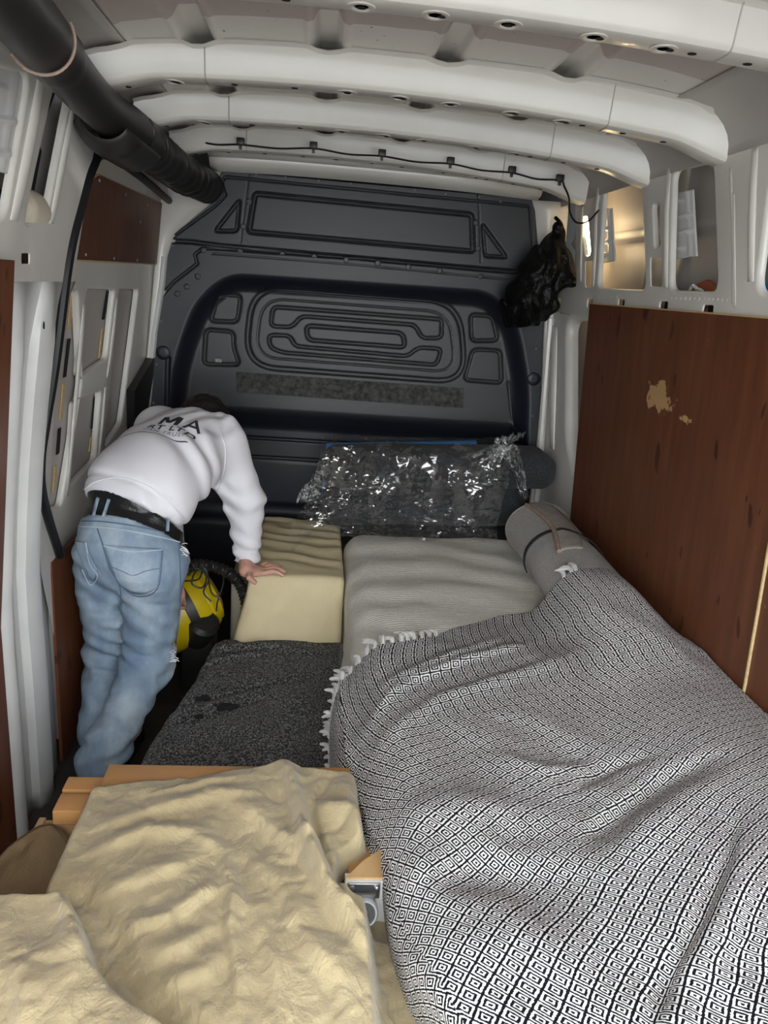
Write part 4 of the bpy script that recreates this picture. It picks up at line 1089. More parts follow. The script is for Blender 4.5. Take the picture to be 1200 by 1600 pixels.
# knotted white fringe along the back hem
rnd = random.Random(4)
ids = [int(a) for a in np.linspace(30, 92, 24)]+[98, 104, 109, 114, 120, 127, 134, 139, 144, 150, 156, 161, 264, 269, 272]
for ii in ids:
    p = P3[ii, -1]; q = P3[ii, -3]; d = p-q; d /= np.linalg.norm(d); L_ = rnd.uniform(0.025, 0.05); mb = MB()
    side_ = np.array([rnd.uniform(-0.6, 0.2), 0, 0])
    for s_ in range(3):
        w_ = np.array([rnd.uniform(-1, 1)*0.008 for _ in range(3)])
        pts = [p-d*0.006, p+d*L_*0.35+w_*0.4+np.array([0, 0, 0.008]), p+d*L_*0.7+w_+side_*L_*0.6+np.array([0, 0, 0.004]), p+d*L_*0.95+w_*1.6+side_*L_*1.3-np.array([0, 0, 0.004])]
        mb.tube(spline(pts, 9), [0.0062, 0.0066, 0.0060, 0.0066, 0.0060, 0.0058, 0.0052, 0.0045, 0.0025], 6)
    mb.build('fringe_tassel', M['fringe'], throw)

# ================================================================== LEFT AND CENTRE LOAD
# ottoman under a tan stretch cover
def ott(P):
    P = P.copy(); fl_ = sstep(0.52, 0.20, P[:, 2])
    P[:, 0] -= 0.055*fl_*sstep(0.05, -0.15, P[:, 0]); P[:, 1] -= 0.035*fl_*sstep(2.9, 2.7, P[:, 1])
    fr = sstep(2.75, 2.6, P[:, 1])
    x, y, z = P[:, 0], P[:, 1], P[:, 2]
    P[:, 1] -= fr*(0.018*np.maximum(0, np.sin(z*38+x*7+1.5*fbm(x*5, z*5, 3)))**2*sstep(0.34, 0.27, z)+0.010*np.exp(-((x+0.16+0.35*(0.45-z))/0.025)**2)*sstep(0.5, 0.4, z)+0.012*fbm(x*6, z*6, 9)+0.010*np.maximum(0, np.sin(x*26-z*20+2*fbm(x*4, z*4, 14)))**3*sstep(0.5, 0.35, z))
    P[:, 2] += sstep(0.4, 0.52, z)*0.006*np.sin(y*55+x*14+4*fbm(x*4, y*4, 6))*sstep(2.60, 2.75, y)
    return P
o = soft_obj('ottoman', (-0.205, 2.565, 0.0), (0.142, 3.28, 0.522), 0.022, M['jersey'], step=0.012, fn=ott)
tag(o, 'box-shaped ottoman in a tan stretch cover beside the hand of the person', 'ottoman')
# low padded base under the dark wool blanket
nu, nv = 150, 200
S = np.linspace(-0.24, 0.60, nu); Tt = np.linspace(0, 1, nv); Sg, Tg = np.meshgrid(S, Tt, indexing='ij')
Yg = 1.50+(2.53-1.50)*Tg
xe = -0.415+0.10*sstep(1.8, 2.5, Yg)
Xs = xe+np.where(Sg > 0, Sg*(0.150-xe)/0.60, 0.30*Sg); hang = np.clip(-Sg, 0, 1)
Zs = 0.282-np.where(Sg < 0, hang*0.95, 0)-0.018*np.exp(-(Sg/0.03)**2)
w_ = lambda pts, a, s1, s2=None: fold(Xs, Yg, pxz(pts, 0.29), a, s1, s2)
Zs = Zs+0.010*fbm(Xs*3, Yg*3, 61)
Zs = Zs+w_([(270, 1022), (330, 1012), (420, 1012), (500, 1018)], 0.024, 0.012, 0.02)+w_([(262, 1045), (340, 1030), (430, 1018)], 0.020, 0.010, 0.02)-w_([(250, 1098), (320, 1090), (400, 1072), (520, 1045)], 0.018, 0.007, 0.022)
Zs = Zs-w_([(235, 1130), (320, 1118), (420, 1085)], 0.016, 0.007, 0.022)+w_([(230, 1110), (330, 1100), (430, 1070)], 0.008, 0.02)-w_([(280, 1050), (340, 1052), (380, 1054)], 0.008, 0.008, 0.015)
Zs = Zs+0.04*sstep(2.44, 2.53, Yg)*0-0.05*sstep(1.62, 1.5, Yg)
o = hfield('wool_blanket', Xs, Yg, Zs, M['wool'], None, solid=0.006)
tag(o, 'dark grey speckled wool blanket spread between ottoman and wooden table', 'blanket')
soft_obj('padding', (-0.29, 1.60, 0.0), (0.11, 2.50, 0.262), 0.03, M['cushion'], o, step=0.05)
# torn holes in the wool
for px, py, rx in ((354, 1103, 0.030), (318, 1090, 0.02), (312, 1118, 0.012)):
    p = at_z(px, py, 0.292); poly = []
    for k in range(18):
        a = 2*math.pi*k/18; r_ = rx*(1+0.25*math.sin(3*a+px)); poly.append((p[0]+r_*math.cos(a), p[1]+0.45*r_*math.sin(a)+0.2*r_*math.cos(a)))
    MB().prism(poly, lambda u, v, h: (u, v, h), 0.284, 0.2945).build('torn_hole', M['void'], o, smooth=False)
# wooden table pushed on its side load, boards visible at the back
tb = thing('wooden_table', 'oiled beech table under the tan fleece blanket', 'table', (-0.15, 1.15, 0.0))
MB().box((-0.412, 1.335, 0.468), (0.122, 1.478, 0.497), 0.003).build('tabletop', M['beech'], tb, sharp=30)
MB().box((-0.490, 1.402, 0.452), (-0.30, 1.448, 0.486), 0.003).build('slat', M['beech'], tb, sharp=30)
MB().box((-0.488, 1.335, 0.452), (-0.30, 1.392, 0.486), 0.003).build('slat', M['beech'], tb, sharp=30)
MB().box((0.132, 1.36, 0.10), (0.150, 1.470, 0.470), 0.003).build('side_rail', M['beech'], tb, sharp=30)
for x0 in (-0.39, 0.06):
    for y0 in (1.34, 1.42): MB().box((x0, y0, 0.0), (x0+0.045, y0+0.045, 0.468), 0.003).build('leg', M['beech'], tb, sharp=30)
# open wooden drawer on the left
dw = thing('wooden_crate', 'open pale wooden box by the pillar behind the brown cushion', 'box', (-0.46, 1.33, 0.0))
MB().box((-0.545, 1.44, 0.08), (-0.38, 1.458, 0.365), 0.002).build('back_panel', M['beech_end'], dw, sharp=30)
MB().box((-0.560, 1.405, 0.08), (-0.545, 1.458, 0.372), 0.002).build('side_panel', M['beech_end'], dw, sharp=30)
MB().box((-0.545, 1.17, 0.07), (-0.38, 1.44, 0.08), 0.0).build('bottom_panel', M['beech'], dw, smooth=False)
MB().box((-0.55, 1.17, 0.0), (-0.39, 1.45, 0.069), 0.0).build('plinth', M['beech'], dw, smooth=False)
# brown cushion with piped edge
bc = thing('seat_cushion', 'brown tan cushion with piped edge slumped at the left beside the wooden box', 'cushion', (-0.58, 1.22, 0.0))
N1, N2 = 40, 40; vs3 = []
top_px = [(0, 1352), (20, 1330), (45, 1312), (65, 1300), (82, 1300), (100, 1318), (118, 1345), (126, 1365)]
R1 = np.array(spline([at_z(x, y, 0.375-0.0006*abs(x-70)) for x, y in [(-60, 1420)]+top_px], N1))
Pg = np.zeros((N1, N2, 3))
for j, v_ in enumerate(np.linspace(0, 1, N2)):
    bul = 0.02*math.sin(v_*math.pi)
    Pg[:, j] = R1+np.array([0.02*v_, -0.26*v_, -0.05*v_-0.05*v_*v_+bul+0.012*math.exp(-(v_/0.08)**2)])
    Pg[:, j, 2] += 0.010*np.sin(np.linspace(0, 7, N1))*v_+0.012*fbm(np.linspace(0, 3, N1), np.full(N1, v_*3), 4)
mesh_obj('cover', Pg.reshape(-1, 3), grid_faces(N1, N2), M['brown_cover'], bc, sharp=0, solid=0.012)
MB().tube(R1+np.array([0, 0.004, 0.004]), 0.010, 8).build('piping', M['brown_cover'], bc)
MB().box((-0.72, 0.95, 0.0), (-0.50, 1.15, 0.28), 0.02).build('filling', M['brown_cover'], bc)
# upturned furniture base with castor
fb = thing('furniture_base', 'small wooden furniture base with white edge poking out of the fleece', 'furniture', (0.12, 1.25, 0.0))
q = [at_z(540, 1371, 0.497), at_z(604, 1371, 0.497), at_z(604, 1322, 0.497), at_z(592, 1328, 0.497), at_z(566, 1346, 0.497)]
yF = float(q[0][1])
MB().prism([(p[0], p[1]) for p in q], lambda u, v, h: (u, v, h), 0.470, 0.497).build('wooden_end', M['beech_end'], fb, sharp=20)
MB().prism([(0.10, yF-0.004), (0.185, yF-0.004), (0.185, yF+0.016), (0.10, yF+0.016)], lambda u, v, h: (u, v, h), 0.395, 0.492).build('white_panel', M['white_board'], fb, sharp=20)
MB().box((0.11, yF+0.018, 0.0), (0.16, yF+0.12, 0.465)).build('core', M['beech'], fb, smooth=False)
ca = at_y(569, 1402, yF-0.02); cx_, cz_ = float(ca[0]), float(ca[2])
cs = thing('castor', 'grey castor wheel in a zinc bracket on the white furniture edge', 'castor', (cx_, yF-0.02, cz_-0.02))
MB().box((cx_-0.030, yF-0.009, cz_-0.014), (cx_+0.030, yF-0.005, cz_+0.020), 0.0015).build('mounting_plate', M['steel'], cs, sharp=30)
for sx_ in (-1, 1):
    MB().lathe([(0.0065, 0), (0.006, 0.003), (0.003, 0.0045)], (cx_+sx_*0.023, yF-0.009, cz_+0.010), (0, -1, 0), 12).build('screw', M['steel'], cs)
mb = MB().prism([(cx_-0.020, cz_+0.016), (cx_+0.020, cz_+0.016), (cx_+0.008, cz_-0.016), (cx_-0.008, cz_-0.016)], lambda u, v, h: (u, h, v), yF-0.030, yF-0.026)
mb.build('fork', M['steel'], cs, smooth=False)
wc = (cx_, yF-0.034, cz_-0.018)
MB().lathe([(0.010, -0.012), (0.022, -0.012), (0.026, -0.008), (0.026, 0.010), (0.023, 0.014), (0.020, 0.014), (0.018, 0.006), (0.006, 0.006)], wc, (0, -0.80, 0.35), 32).build('wheel', M['wheel_grey'], cs, sharp=50)
MB().lathe([(0.0185, 0.007), (0.0185, 0.009)], wc, (0, -0.80, 0.35), 24).build('wheel_hub', M['black_plastic'], cs)
MB().lathe([(0.006, 0.009), (0.0055, 0.016), (0.003, 0.018)], wc, (0, -0.80, 0.35), 12).build('axle_bolt', M['steel'], cs)

# tan fleece over the table
HB = [(-0.43, 1.375), (-0.40, 1.392), (-0.34, 1.402), (-0.20, 1.43), (-0.10, 1.455), (-0.035, 1.478), (0.03, 1.455), (0.10, 1.452), (0.13, 1.440), (0.18, 1.36), (0.31, 1.20)]
nu, nv = 250, 270
xg_ = np.linspace(-0.74, 0.300, nu); tg_ = np.linspace(0, 1, nv)
Xg, Tg = np.meshgrid(xg_, tg_, indexing='ij')
hb = np.interp(xg_, [p[0] for p in HB], [p[1] for p in HB]); hb = np.where(xg_ < -0.43, 1.375, hb)
hb = np.convolve(np.pad(hb, 6, 'edge'), np.ones(13)/13, 'valid')
Yg = 0.42+(hb[:, None]-0.42)*Tg
def fleece_z(x, y):
    f = lambda pts, a, w, w2=None, z=0.51: fold(x, y, pxz(pts, z), a, w, w2)
    top = 0.508+0.006*fbm(x*3, y*3, 71)
    left = sstep(-0.475, -0.418, x)
    right = sstep(0.158, 0.125, x)
    z = 0.20+(top-0.20)*left*(0.70+0.30*right)
    # pile of cloth at the near left
    hump = [at_z(x_, y_, 0.56)[:2] for x_, y_ in ((-300, 1372), (0, 1378), (110, 1376), (132, 1386), (150, 1425), (178, 1490), (225, 1540), (300, 1590), (380, 1700), (-300, 1900))]
    P_ = sd_poly(x, y, hump)
    z = np.maximum(z, 0) ; hz_ = 0.30+0.275*sstep(0.035, -0.045, P_)+0.02*fbm(x*4, y*4, 33)
    hz_ = hz_+f([(105, 1385), (125, 1450), (120, 1530), (90, 1620)], 0.016, 0.03, 0.03, 0.56)+f([(30, 1500), (38, 1560), (40, 1640)], 0.02, 0.014, 0.05, 0.57)
    hz_ = hz_-f([(60, 1400), (70, 1480), (60, 1560)], 0.012, 0.03, 0.03, 0.56)
    z = -smin(-z, -hz_, 0.025)
    m = left*right*sstep(-0.02, 0.05, P_)
    z = z-0.016*np.exp(-((P_-0.02)/0.022)**2)*left
    # wave folds
    W_ = [([(165, 1290), (250, 1262), (330, 1245), (420, 1240)], 0.011, 0.020), ([(150, 1330), (230, 1300), (300, 1300), (350, 1330)], 0.012, 0.018), ([(160, 1395), (240, 1370), (300, 1345)], 0.012, 0.018),
          ([(190, 1450), (260, 1440), (310, 1405), (345, 1385)], 0.014, 0.016), ([(230, 1500), (290, 1480), (335, 1440)], 0.010, 0.018), ([(330, 1235), (400, 1275), (470, 1335), (540, 1420)], 0.014, 0.026),
          ([(345, 1330), (362, 1400), (358, 1450), (375, 1560)], 0.013, 0.012), ([(385, 1330), (440, 1380), (470, 1450), (510, 1520)], 0.010, 0.025), ([(380, 1400), (420, 1470), (440, 1560)], 0.009, 0.022),
          ([(250, 1540), (320, 1520), (350, 1480)], 0.009, 0.018), ([(430, 1310), (480, 1330), (520, 1340)], 0.008, 0.012), ([(210, 1245), (300, 1228), (390, 1215)], 0.008, 0.014), ([(480, 1470), (540, 1530), (560, 1600)], 0.009, 0.025)]
    for pts, a, w in W_: z = z+m*f(pts, a*1.35, w*0.62, w*1.6)
    # bunched ridges on the right
    Rr = [([(440, 1183), (452, 1215), (462, 1260), (478, 1320), (505, 1385), (555, 1450), (592, 1492)], 0.040, 0.014, 0.022), ([(490, 1258), (515, 1262), (550, 1272), (580, 1310), (596, 1345)], 0.034, 0.024, 0.030), ([(500, 1300), (520, 1360), (548, 1415), (596, 1462)], 0.022, 0.010, 0.014), ([(530, 1215), (543, 1235), (546, 1262)], 0.016, 0.018, 0.02), ([(588, 1500), (592, 1560), (594, 1640)], 0.016, 0.012, 0.03)]
    for pts, a, w, w2 in Rr: z = z+f(pts, a, w, w2, 0.52)*sstep(0.20, 0.15, x)
    z = z-f([(482, 1258), (505, 1330), (530, 1395), (575, 1445)], 0.030, 0.008, 0.009, 0.51)
    z = z-f([(520, 1205), (500, 1240), (492, 1252)], 0.010, 0.008, 0.010, 0.51)
    # hollow where the furniture base shows
    hol = pxz([(524, 1376), (532, 1352), (560, 1336), (596, 1318), (640, 1316), (650, 1450), (608, 1428), (575, 1424), (546, 1418), (526, 1402)], 0.475); z = z-np.maximum(z-0.400, 0)*sstep(0.006, -0.014, sd_poly(x, y, hol))
    z = z+left*(0.0045*fbm(x*13, y*13, 19)+0.0026*fbm(x*30, y*27, 29)-0.010*np.maximum(0, 0.16-np.abs(fbm(x*5+0.8*y, y*6-x*2, 43, 2)))*2.2-0.007*np.maximum(0, 0.12-np.abs(fbm(x*11+3, y*9+x*4, 47, 2)))*2.0)
    return z
Zg = fleece_z(Xg, Yg)
flc = hfield('fleece_blanket', Xg, Yg, Zg, M['fleece'], None, solid=0.006)
tag(flc, 'rumpled tan fleece blanket covering the wooden table in the foreground', 'blanket')

# ================================================================== VACUUM CLEANER
vc = thing('vacuum_cleaner', 'yellow drum vacuum cleaner with black ribbed hose beside the knees', 'vacuum cleaner', (-0.36, 2.72, 0.0))
vo = at_y(280, 952, 2.74); va = 0.78*CR+0.42*CU+0.38*CD; va /= np.linalg.norm(va)
MB().lathe([(0.02, -0.18), (0.12, -0.18), (0.140, -0.15), (0.150, -0.05), (0.152, 0.0)], vo, va, 40).build('drum', M['yellow'], vc, sharp=30)
MB().lathe([(0.14, 0.0), (0.158, 0.002), (0.158, 0.036), (0.14, 0.038)], vo, va, 40).build('band', M['black_plastic'], vc, sharp=30)
MB().lathe([(0.148, 0.038), (0.146, 0.065), (0.138, 0.085), (0.131, 0.087), (0.131, 0.10), (0.118, 0.12), (0.112, 0.122), (0.108, 0.135), (0.07, 0.152), (0.02, 0.155)], vo, va, 40).build('motor_head', M['yellow'], vc, sharp=25)
bpos = at_y(312, 985, 2.66)
MB().lathe([(0.02, -0.05), (0.055, -0.05), (0.06, -0.03), (0.06, 0.06), (0.045, 0.075), (0.01, 0.075)], bpos, (0.35, -0.5, 0.8), 24).build('wheel_housing', M['black_plastic'], vc, sharp=40)
MB().box((bpos[0]-0.07, bpos[1]-0.02, 0.0), (bpos[0]+0.05, bpos[1]+0.14, bpos[2]-0.01), 0.01).build('base', M['black_plastic'], vc, sharp=40)
hp = spline([(-0.50, 2.70, 0.42), (-0.42, 2.72, 0.49), (-0.30, 2.72, 0.47), (-0.235, 2.70, 0.40), (-0.215, 2.68, 0.28), (-0.23, 2.66, 0.12)], 120)
MB().tube(hp, [0.021+0.0028*math.sin(i*1.8) for i in range(120)], 10).build('hose', M['black_plastic'], vc)
def vpx(pts, Y): return spline([at_y(x, y, Y) for x, y in pts], 40)
for pts, Y_ in (([(285, 896), (305, 888), (322, 900), (316, 918), (300, 912), (306, 893), (322, 890), (330, 925), (345, 935)], 2.52), ([(286, 908), (310, 905), (318, 890), (326, 905), (318, 925), (330, 940)], 2.515), ([(350, 890), (348, 915), (340, 940), (338, 955)], 2.53)):
    MB().tube(vpx(pts, Y_), 0.0032, 6).build('power_cord', M['black_plastic'], vc)
# beige dust sheet bundle behind the vacuum
o = soft_obj('cloth_bundle', (-0.30, 2.86, 0.0), (-0.225, 3.1, 0.40), 0.03, M['foam_beige'], step=0.02)
tag(o, 'crumpled beige cloth bundle wedged between vacuum and ottoman', 'cloth')

# ================================================================== HANGING, ROOF AND WALL THINGS
# black tube along the left roof edge
tbp = spline([(-0.475, 0.9, 1.93), (-0.49, 1.35, 1.925), (-0.53, 1.95, 1.905), (-0.535, 2.45, 1.90), (-0.515, 2.9, 1.885), (-0.475, 3.36, 1.885)], 130)
rad = []
for i, p in enumerate(tbp):
    y = p[1]; r_ = 0.050+0.014*float(sstep(2.0, 2.35, y))+0.007*math.exp(-((y-1.62)/0.02)**2)+0.004*(1 if y < 1.6 else 0)
    if y > 2.45: r_ += 0.003*math.sin((y-2.45)*70)
    rad.append(r_)
tb2 = thing('black_duct', 'black plastic duct running along the left roof edge', 'duct', (-0.52, 2.2, 1.84))
MB().tube(tbp, rad, 22).build('duct_tube', M['black_plastic'], tb2, sharp=60)
mb = MB(); fy = np.linspace(2.06, 2.40, 16)
for y_ in fy:
    i = min(range(len(tbp)), key=lambda k: abs(tbp[k][1]-y_)); c = tbp[i]; e_ = float(sstep(2.06, 2.12, y_)*sstep(2.41, 2.36, y_))
    for a in np.linspace(-2.9, -0.55, 14): rr_ = 0.060+0.030*e_; mb.v.append((c[0]+rr_*math.cos(a), y_, c[2]+rr_*math.sin(a)*1.05))
mb.f = [tuple(f) for f in grid_faces(16, 14)]; mb.build('duct_flap', M['black_plastic'], tb2, solid=0.004)
for y_ in (2.32, 2.50, 2.78, 2.90, 3.0, 3.10):
    i = min(range(len(tbp)), key=lambda k: abs(tbp[k][1]-y_)); c = tbp[i]
    MB().tube([c+np.array([(rad[i]+0.001)*math.cos(a), 0.02*math.cos(a*2), (rad[i]+0.001)*math.sin(a)]) for a in np.linspace(-2.4, 0.6, 18)], 0.0035, 6).build('duct_ridge', M['black_plastic'], tb2)
MB().tube([tbp[0]*0+np.array([-0.500, 1.53, 1.917])+np.array([0.058*math.cos(a), 0.0, 0.058*math.sin(a)]) for a in np.linspace(-2.6, 0.5, 20)], 0.0028, 6).build('torn_collar', M['felt_edge'], tb2)
# festoon cable with clips along the last beam
cbx = thing('cable_string', 'thin black cable clipped along the front roof beam', 'cable', (0.2, 3.1, 2.0))
cl_px = [(282, 225), (300, 216), (376, 222), (490, 228), (597, 240), (704, 252), (800, 266), (875, 279)]
YC = 3.03
pts = []
for i in range(len(cl_px)-1):
    a, b = cl_px[i], cl_px[i+1]; pts.append(at_y(a[0], a[1]+4, YC)); pts.append(at_y((a[0]+b[0])/2, (a[1]+b[1])/2+7, YC+0.005))
pts.append(at_y(875, 282, YC)); pts += [at_y(882, 292, 2.98), at_y(889, 310, 2.95), at_y(890, 330, 2.93), at_y(900, 347, 2.90), at_y(918, 346, 2.87), at_y(936, 328, 2.86)]
MB().tube(spline(pts, 200), 0.0036, 6).build('wire', M['black'], cbx)
csrc = None
for px, py in cl_px[1:]:
    p = at_y(px, py, YC+0.004)
    if csrc is None:
        csrc = MB().box((-0.014, -0.010, -0.010), (0.014, 0.012, 0.014), 0.003).box((-0.005, -0.006, -0.024), (0.005, 0.004, -0.008), 0.001).build('cable_clip', M['black_plastic'], cbx); csrc.location = p
    else: inst('cable_clip', csrc, p, cbx)
# lamp shining out of the pillar slot
lamp = thing('work_lamp', 'glowing warm strip lamp pushed into the pillar slot by the cable', 'lamp', (1.0, 3.0, 1.72))
q = WP(1, [(912, 338), (918, 400)], 0.02)
t = NT('warm_lamp_lens'); t.b.inputs['Emission Color'].default_value = (1.0, 0.74, 0.40, 1); t.b.inputs['Emission Strength'].default_value = 14.0; t.base((0.9, 0.85, 0.7)); M['lens'] = t.fin(0.3)
ya, za = q[0]; yb, zb = q[1]; nP = 14; P = []
for i in range(nP+1):
    s = i/nP; P.append(((float(wall_x(1, za+(zb-za)*s, 0.024))), ya+(yb-ya)*s, za+(zb-za)*s))
MB().tube(P, [0.012+0.008*math.sin(math.pi*i/nP) for i in range(nP+1)], 12).build('lens', M['lens'], lamp)
MB().tube([(p[0]+0.018, p[1], p[2]) for p in P], 0.018, 10).build('housing', M['black_plastic'], lamp)
# black bin liner hanging in the front right corner
def bag_fn(G):
    x, y, z = G[..., 0], G[..., 1], G[..., 2]
    d = sd_cone(G, at_y(872, 362, 3.27), at_y(858, 420, 3.25), 0.030, 0.095)
    d = smin(d, sd_cone(G, at_y(848, 425, 3.24), at_y(828, 470, 3.24), 0.095, 0.100), 0.05)
    d = smin(d, sd_cone(G, at_y(812, 470, 3.26), at_y(800, 490, 3.27), 0.075, 0.055), 0.04)
    d = smin(d, sd_cone(G, at_y(868, 425, 3.23), at_y(905, 441, 3.14), 0.065, 0.030), 0.03)
    d = smin(d, sd_cone(G, at_y(850, 478, 3.23), at_y(866, 478, 3.21), 0.045, 0.025), 0.03)
    sx_ = x*1.0+0.3*y
    wr1 = np.sin(sx_*95+5*np.sin(z*9)+2.5*np.sin(z*23+x*11))
    wr2 = np.sin(sx_*52-z*34+3*np.sin(x*31+z*13))
    return d+0.0055*wr1+0.006*wr2
c0 = at_y(850, 430, 3.25)
Vb, Fb = sdf_mesh(bag_fn, (0.66, 3.04, 1.34), (1.05, 3.42, 1.90), 0.007)
o = mesh_obj('bin_liner', Vb, Fb, M['bin_liner'], None, sharp=0)
tag(o, 'black bin liner hung crumpled in the front right corner by the lamp', 'bin bag')
MB().tube(spline([at_y(872, 362, 3.27), at_y(876, 350, 3.29), at_y(868, 340, 3.33)], 8), 0.008, 6).build('knot', M['bin_liner'], o)
# things lying in the window cavities
y, z = WP(1, [(1096, 447)], 0.05)[0]
o = MB().lathe([(0.02, -0.006), (0.050, -0.006), (0.058, 0.0), (0.052, 0.006), (0.03, 0.004)], (float(wall_x(1, z, 0.055)), y+0.01, z-0.035), (-0.9, -0.2, 0.35), 28).build('plastic_disc', simple('rust_orange_plastic', (0.26, 0.06, 0.02), 0.5), None, sharp=40)
tag(o, 'rust orange plastic disc resting in the window hollow above the plywood', 'disc')
o = MB().tube(spline([(float(wall_x(1, z, 0.035)), y+dy, z-0.012+dz) for dy, dz in ((0.045, -0.01), (0.02, 0.012), (-0.005, 0.004), (-0.03, 0.0), (-0.045, -0.008), (0.0, -0.012), (0.035, -0.012))], 40), 0.005, 6).build('white_cord', M['fringe'])
tag(o, 'short coil of white cord in front of the orange disc', 'cord')
ya, za = WP(1, [(1186, 455)], 0.04)[0]
o = MB().prism([(ya+0.03, 1.585), (ya+0.03, 1.602), (ya-0.02, 1.625), (1.42, 1.64), (1.40, 1.585)], lambda u, v, h: (float(wall_x(1, v, 0.03+h)), u, v), 0.0, 0.05).build('foam_offcut', M['blue_foam'], None, sharp=30)
tag(o, 'bright blue foam offcut lying in the window hollow at the right edge', 'foam')
ya, za = WP(-1, [(52, 330)], 0.03)[0]
o = MB().tube([(float(wall_x(-1, za, 0.045)), ya+s, za+0.008*0) for s in np.linspace(-0.085, 0.045, 10)], [0.040, 0.047, 0.048, 0.048, 0.048, 0.048, 0.048, 0.048, 0.047, 0.043], 24).build('packing_roll', M['foam_beige'], None, sharp=50)
tag(o, 'short beige packing roll lodged in the left window slot', 'roll')
ya, za = WP(-1, [(2, 326)], 0.04)[0]
o = MB().lathe([(0.015, 0.012), (0.02, 0.012), (0.028, 0.006), (0.040, 0.004), (0.044, -0.006), (0.044, -0.03)], (float(wall_x(-1, za, 0.045)), ya-0.01, za), (0.8, -0.5, 0), 24).build('round_fitting', M['black_plastic'], None, sharp=40)
tag(o, 'small black round fitting in the window hollow at the left edge', 'fitting')
# ================================================================== PERSON BENDING OVER THE LOAD
def nrm(v): v = np.array(v, float); return v/np.linalg.norm(v)
Pel = at_y(203, 858, 2.21); Wst = at_y(206, 800, 2.27)
RH, RK, RA = at_y(238, 885, 2.20), at_y(233, 1030, 2.24), at_y(172, 1160, 2.02)
LH, LK, LA = at_y(166, 880, 2.26), at_y(168, 1030, 2.33), at_y(150, 1150, 2.14)
T1, T2, T3 = at_y(222, 768, 2.31), at_y(250, 728, 2.43), at_y(287, 700, 2.57)
RS_, LS_ = at_y(343, 694, 2.60), at_y(248, 674, 2.72)
RE, RW = at_y(382, 780, 2.63), at_y(385, 872, 2.615)
LE, LW = at_y(258, 790, 2.86), at_y(272, 905, 2.64)
HD = at_y(316, 662, 2.82)
NK = (RS_+LS_)/2+np.array([0.0, 0.03, 0.01])
ax_t = nrm(T3-T1); ac_t = nrm(RS_-LS_); ac_t = nrm(ac_t-ax_t*(ac_t@ax_t)); bn_t = np.cross(ac_t, ax_t)
RT = np.stack([ac_t, ax_t, bn_t], 1)
n_w = nrm(0.27*CR+1.0*CU+0.55*CD)
RTp = np.stack([nrm(CR-n_w*(CR@n_w)), n_w, np.cross(nrm(CR-n_w*(CR@n_w)), n_w)], 1)
p_j = at_y(203, 808, 2.13); p_s = at_y(203, 776, 2.15); n_s = nrm(0.46*CR+1.0*CU+0.55*CD)
def sn(P, a, b, c, ph=0): return np.sin(P[..., 0]*a+P[..., 1]*b+P[..., 2]*c+ph)
def jeans_sd(G, cut=True):
    d = sd_ell(G, Pel, (0.165, 0.125, 0.125), RTp)
    d = smin(d, sd_ell(G, (Pel+Wst)/2+0.02*n_w, (0.160, 0.10, 0.115), RTp), 0.05)
    d = smin(d, sd_ell(G, at_y(228, 880, 2.17), (0.085, 0.085, 0.095)), 0.06)
    rt = smin(sd_cone(G, RH, RK, 0.100, 0.074), sd_cone(G, RK, RA, 0.074, 0.062), 0.035)
    lt = smin(sd_cone(G, LH, LK, 0.098, 0.068), sd_cone(G, LK, LA, 0.068, 0.058), 0.035)
    rt = smin(rt, sd_cone(G, RA+np.array([0.0, -0.01, 0.0]), RA+np.array([-0.03, -0.02, -0.05]), 0.066, 0.066), 0.02)
    d = smin(d, smin(rt, lt, 0.012), 0.04)
    z = G[..., 2]
    kr = np.exp(-(np.linalg.norm(G-RK, axis=-1)/0.13)**2)+np.exp(-(np.linalg.norm(G-LK, axis=-1)/0.12)**2)
    an = np.exp(-(np.linalg.norm(G-RA, axis=-1)/0.10)**2)
    w = 0.010*kr*np.sin(z*95+G[..., 0]*28+2*sn(G, 21, 9, 13))+0.008*an*np.sin(z*105+G[..., 0]*-40)
    w = w+0.0035*np.sin(z*46+G[..., 0]*35+3*sn(G, 11, 7, 17))+0.0016*np.sin(z*110-G[..., 0]*60+3*sn(G, 25, 17, 31))
    th_ = np.exp(-(np.linalg.norm(G-at_y(190, 935, 2.15), axis=-1)/0.12)**2)
    w = w+0.004*th_*np.sin((G[..., 0]-z*0.8)*70)
    d = d+w
    if cut: d = np.maximum(d, (G-p_j)@n_w)
    return d
def torso_sd(G):
    d = sd_ell(G, T1, (0.178, 0.15, 0.132), RT)
    d = smin(d, sd_ell(G, T2, (0.180, 0.17, 0.128), RT), 0.08)
    d = smin(d, sd_ell(G, T3, (0.176, 0.15, 0.118), RT), 0.08)
    d = smin(d, sd_cone(G, LS_+ac_t*0.02, RS_-ac_t*0.02, 0.085, 0.085), 0.07)
    return d
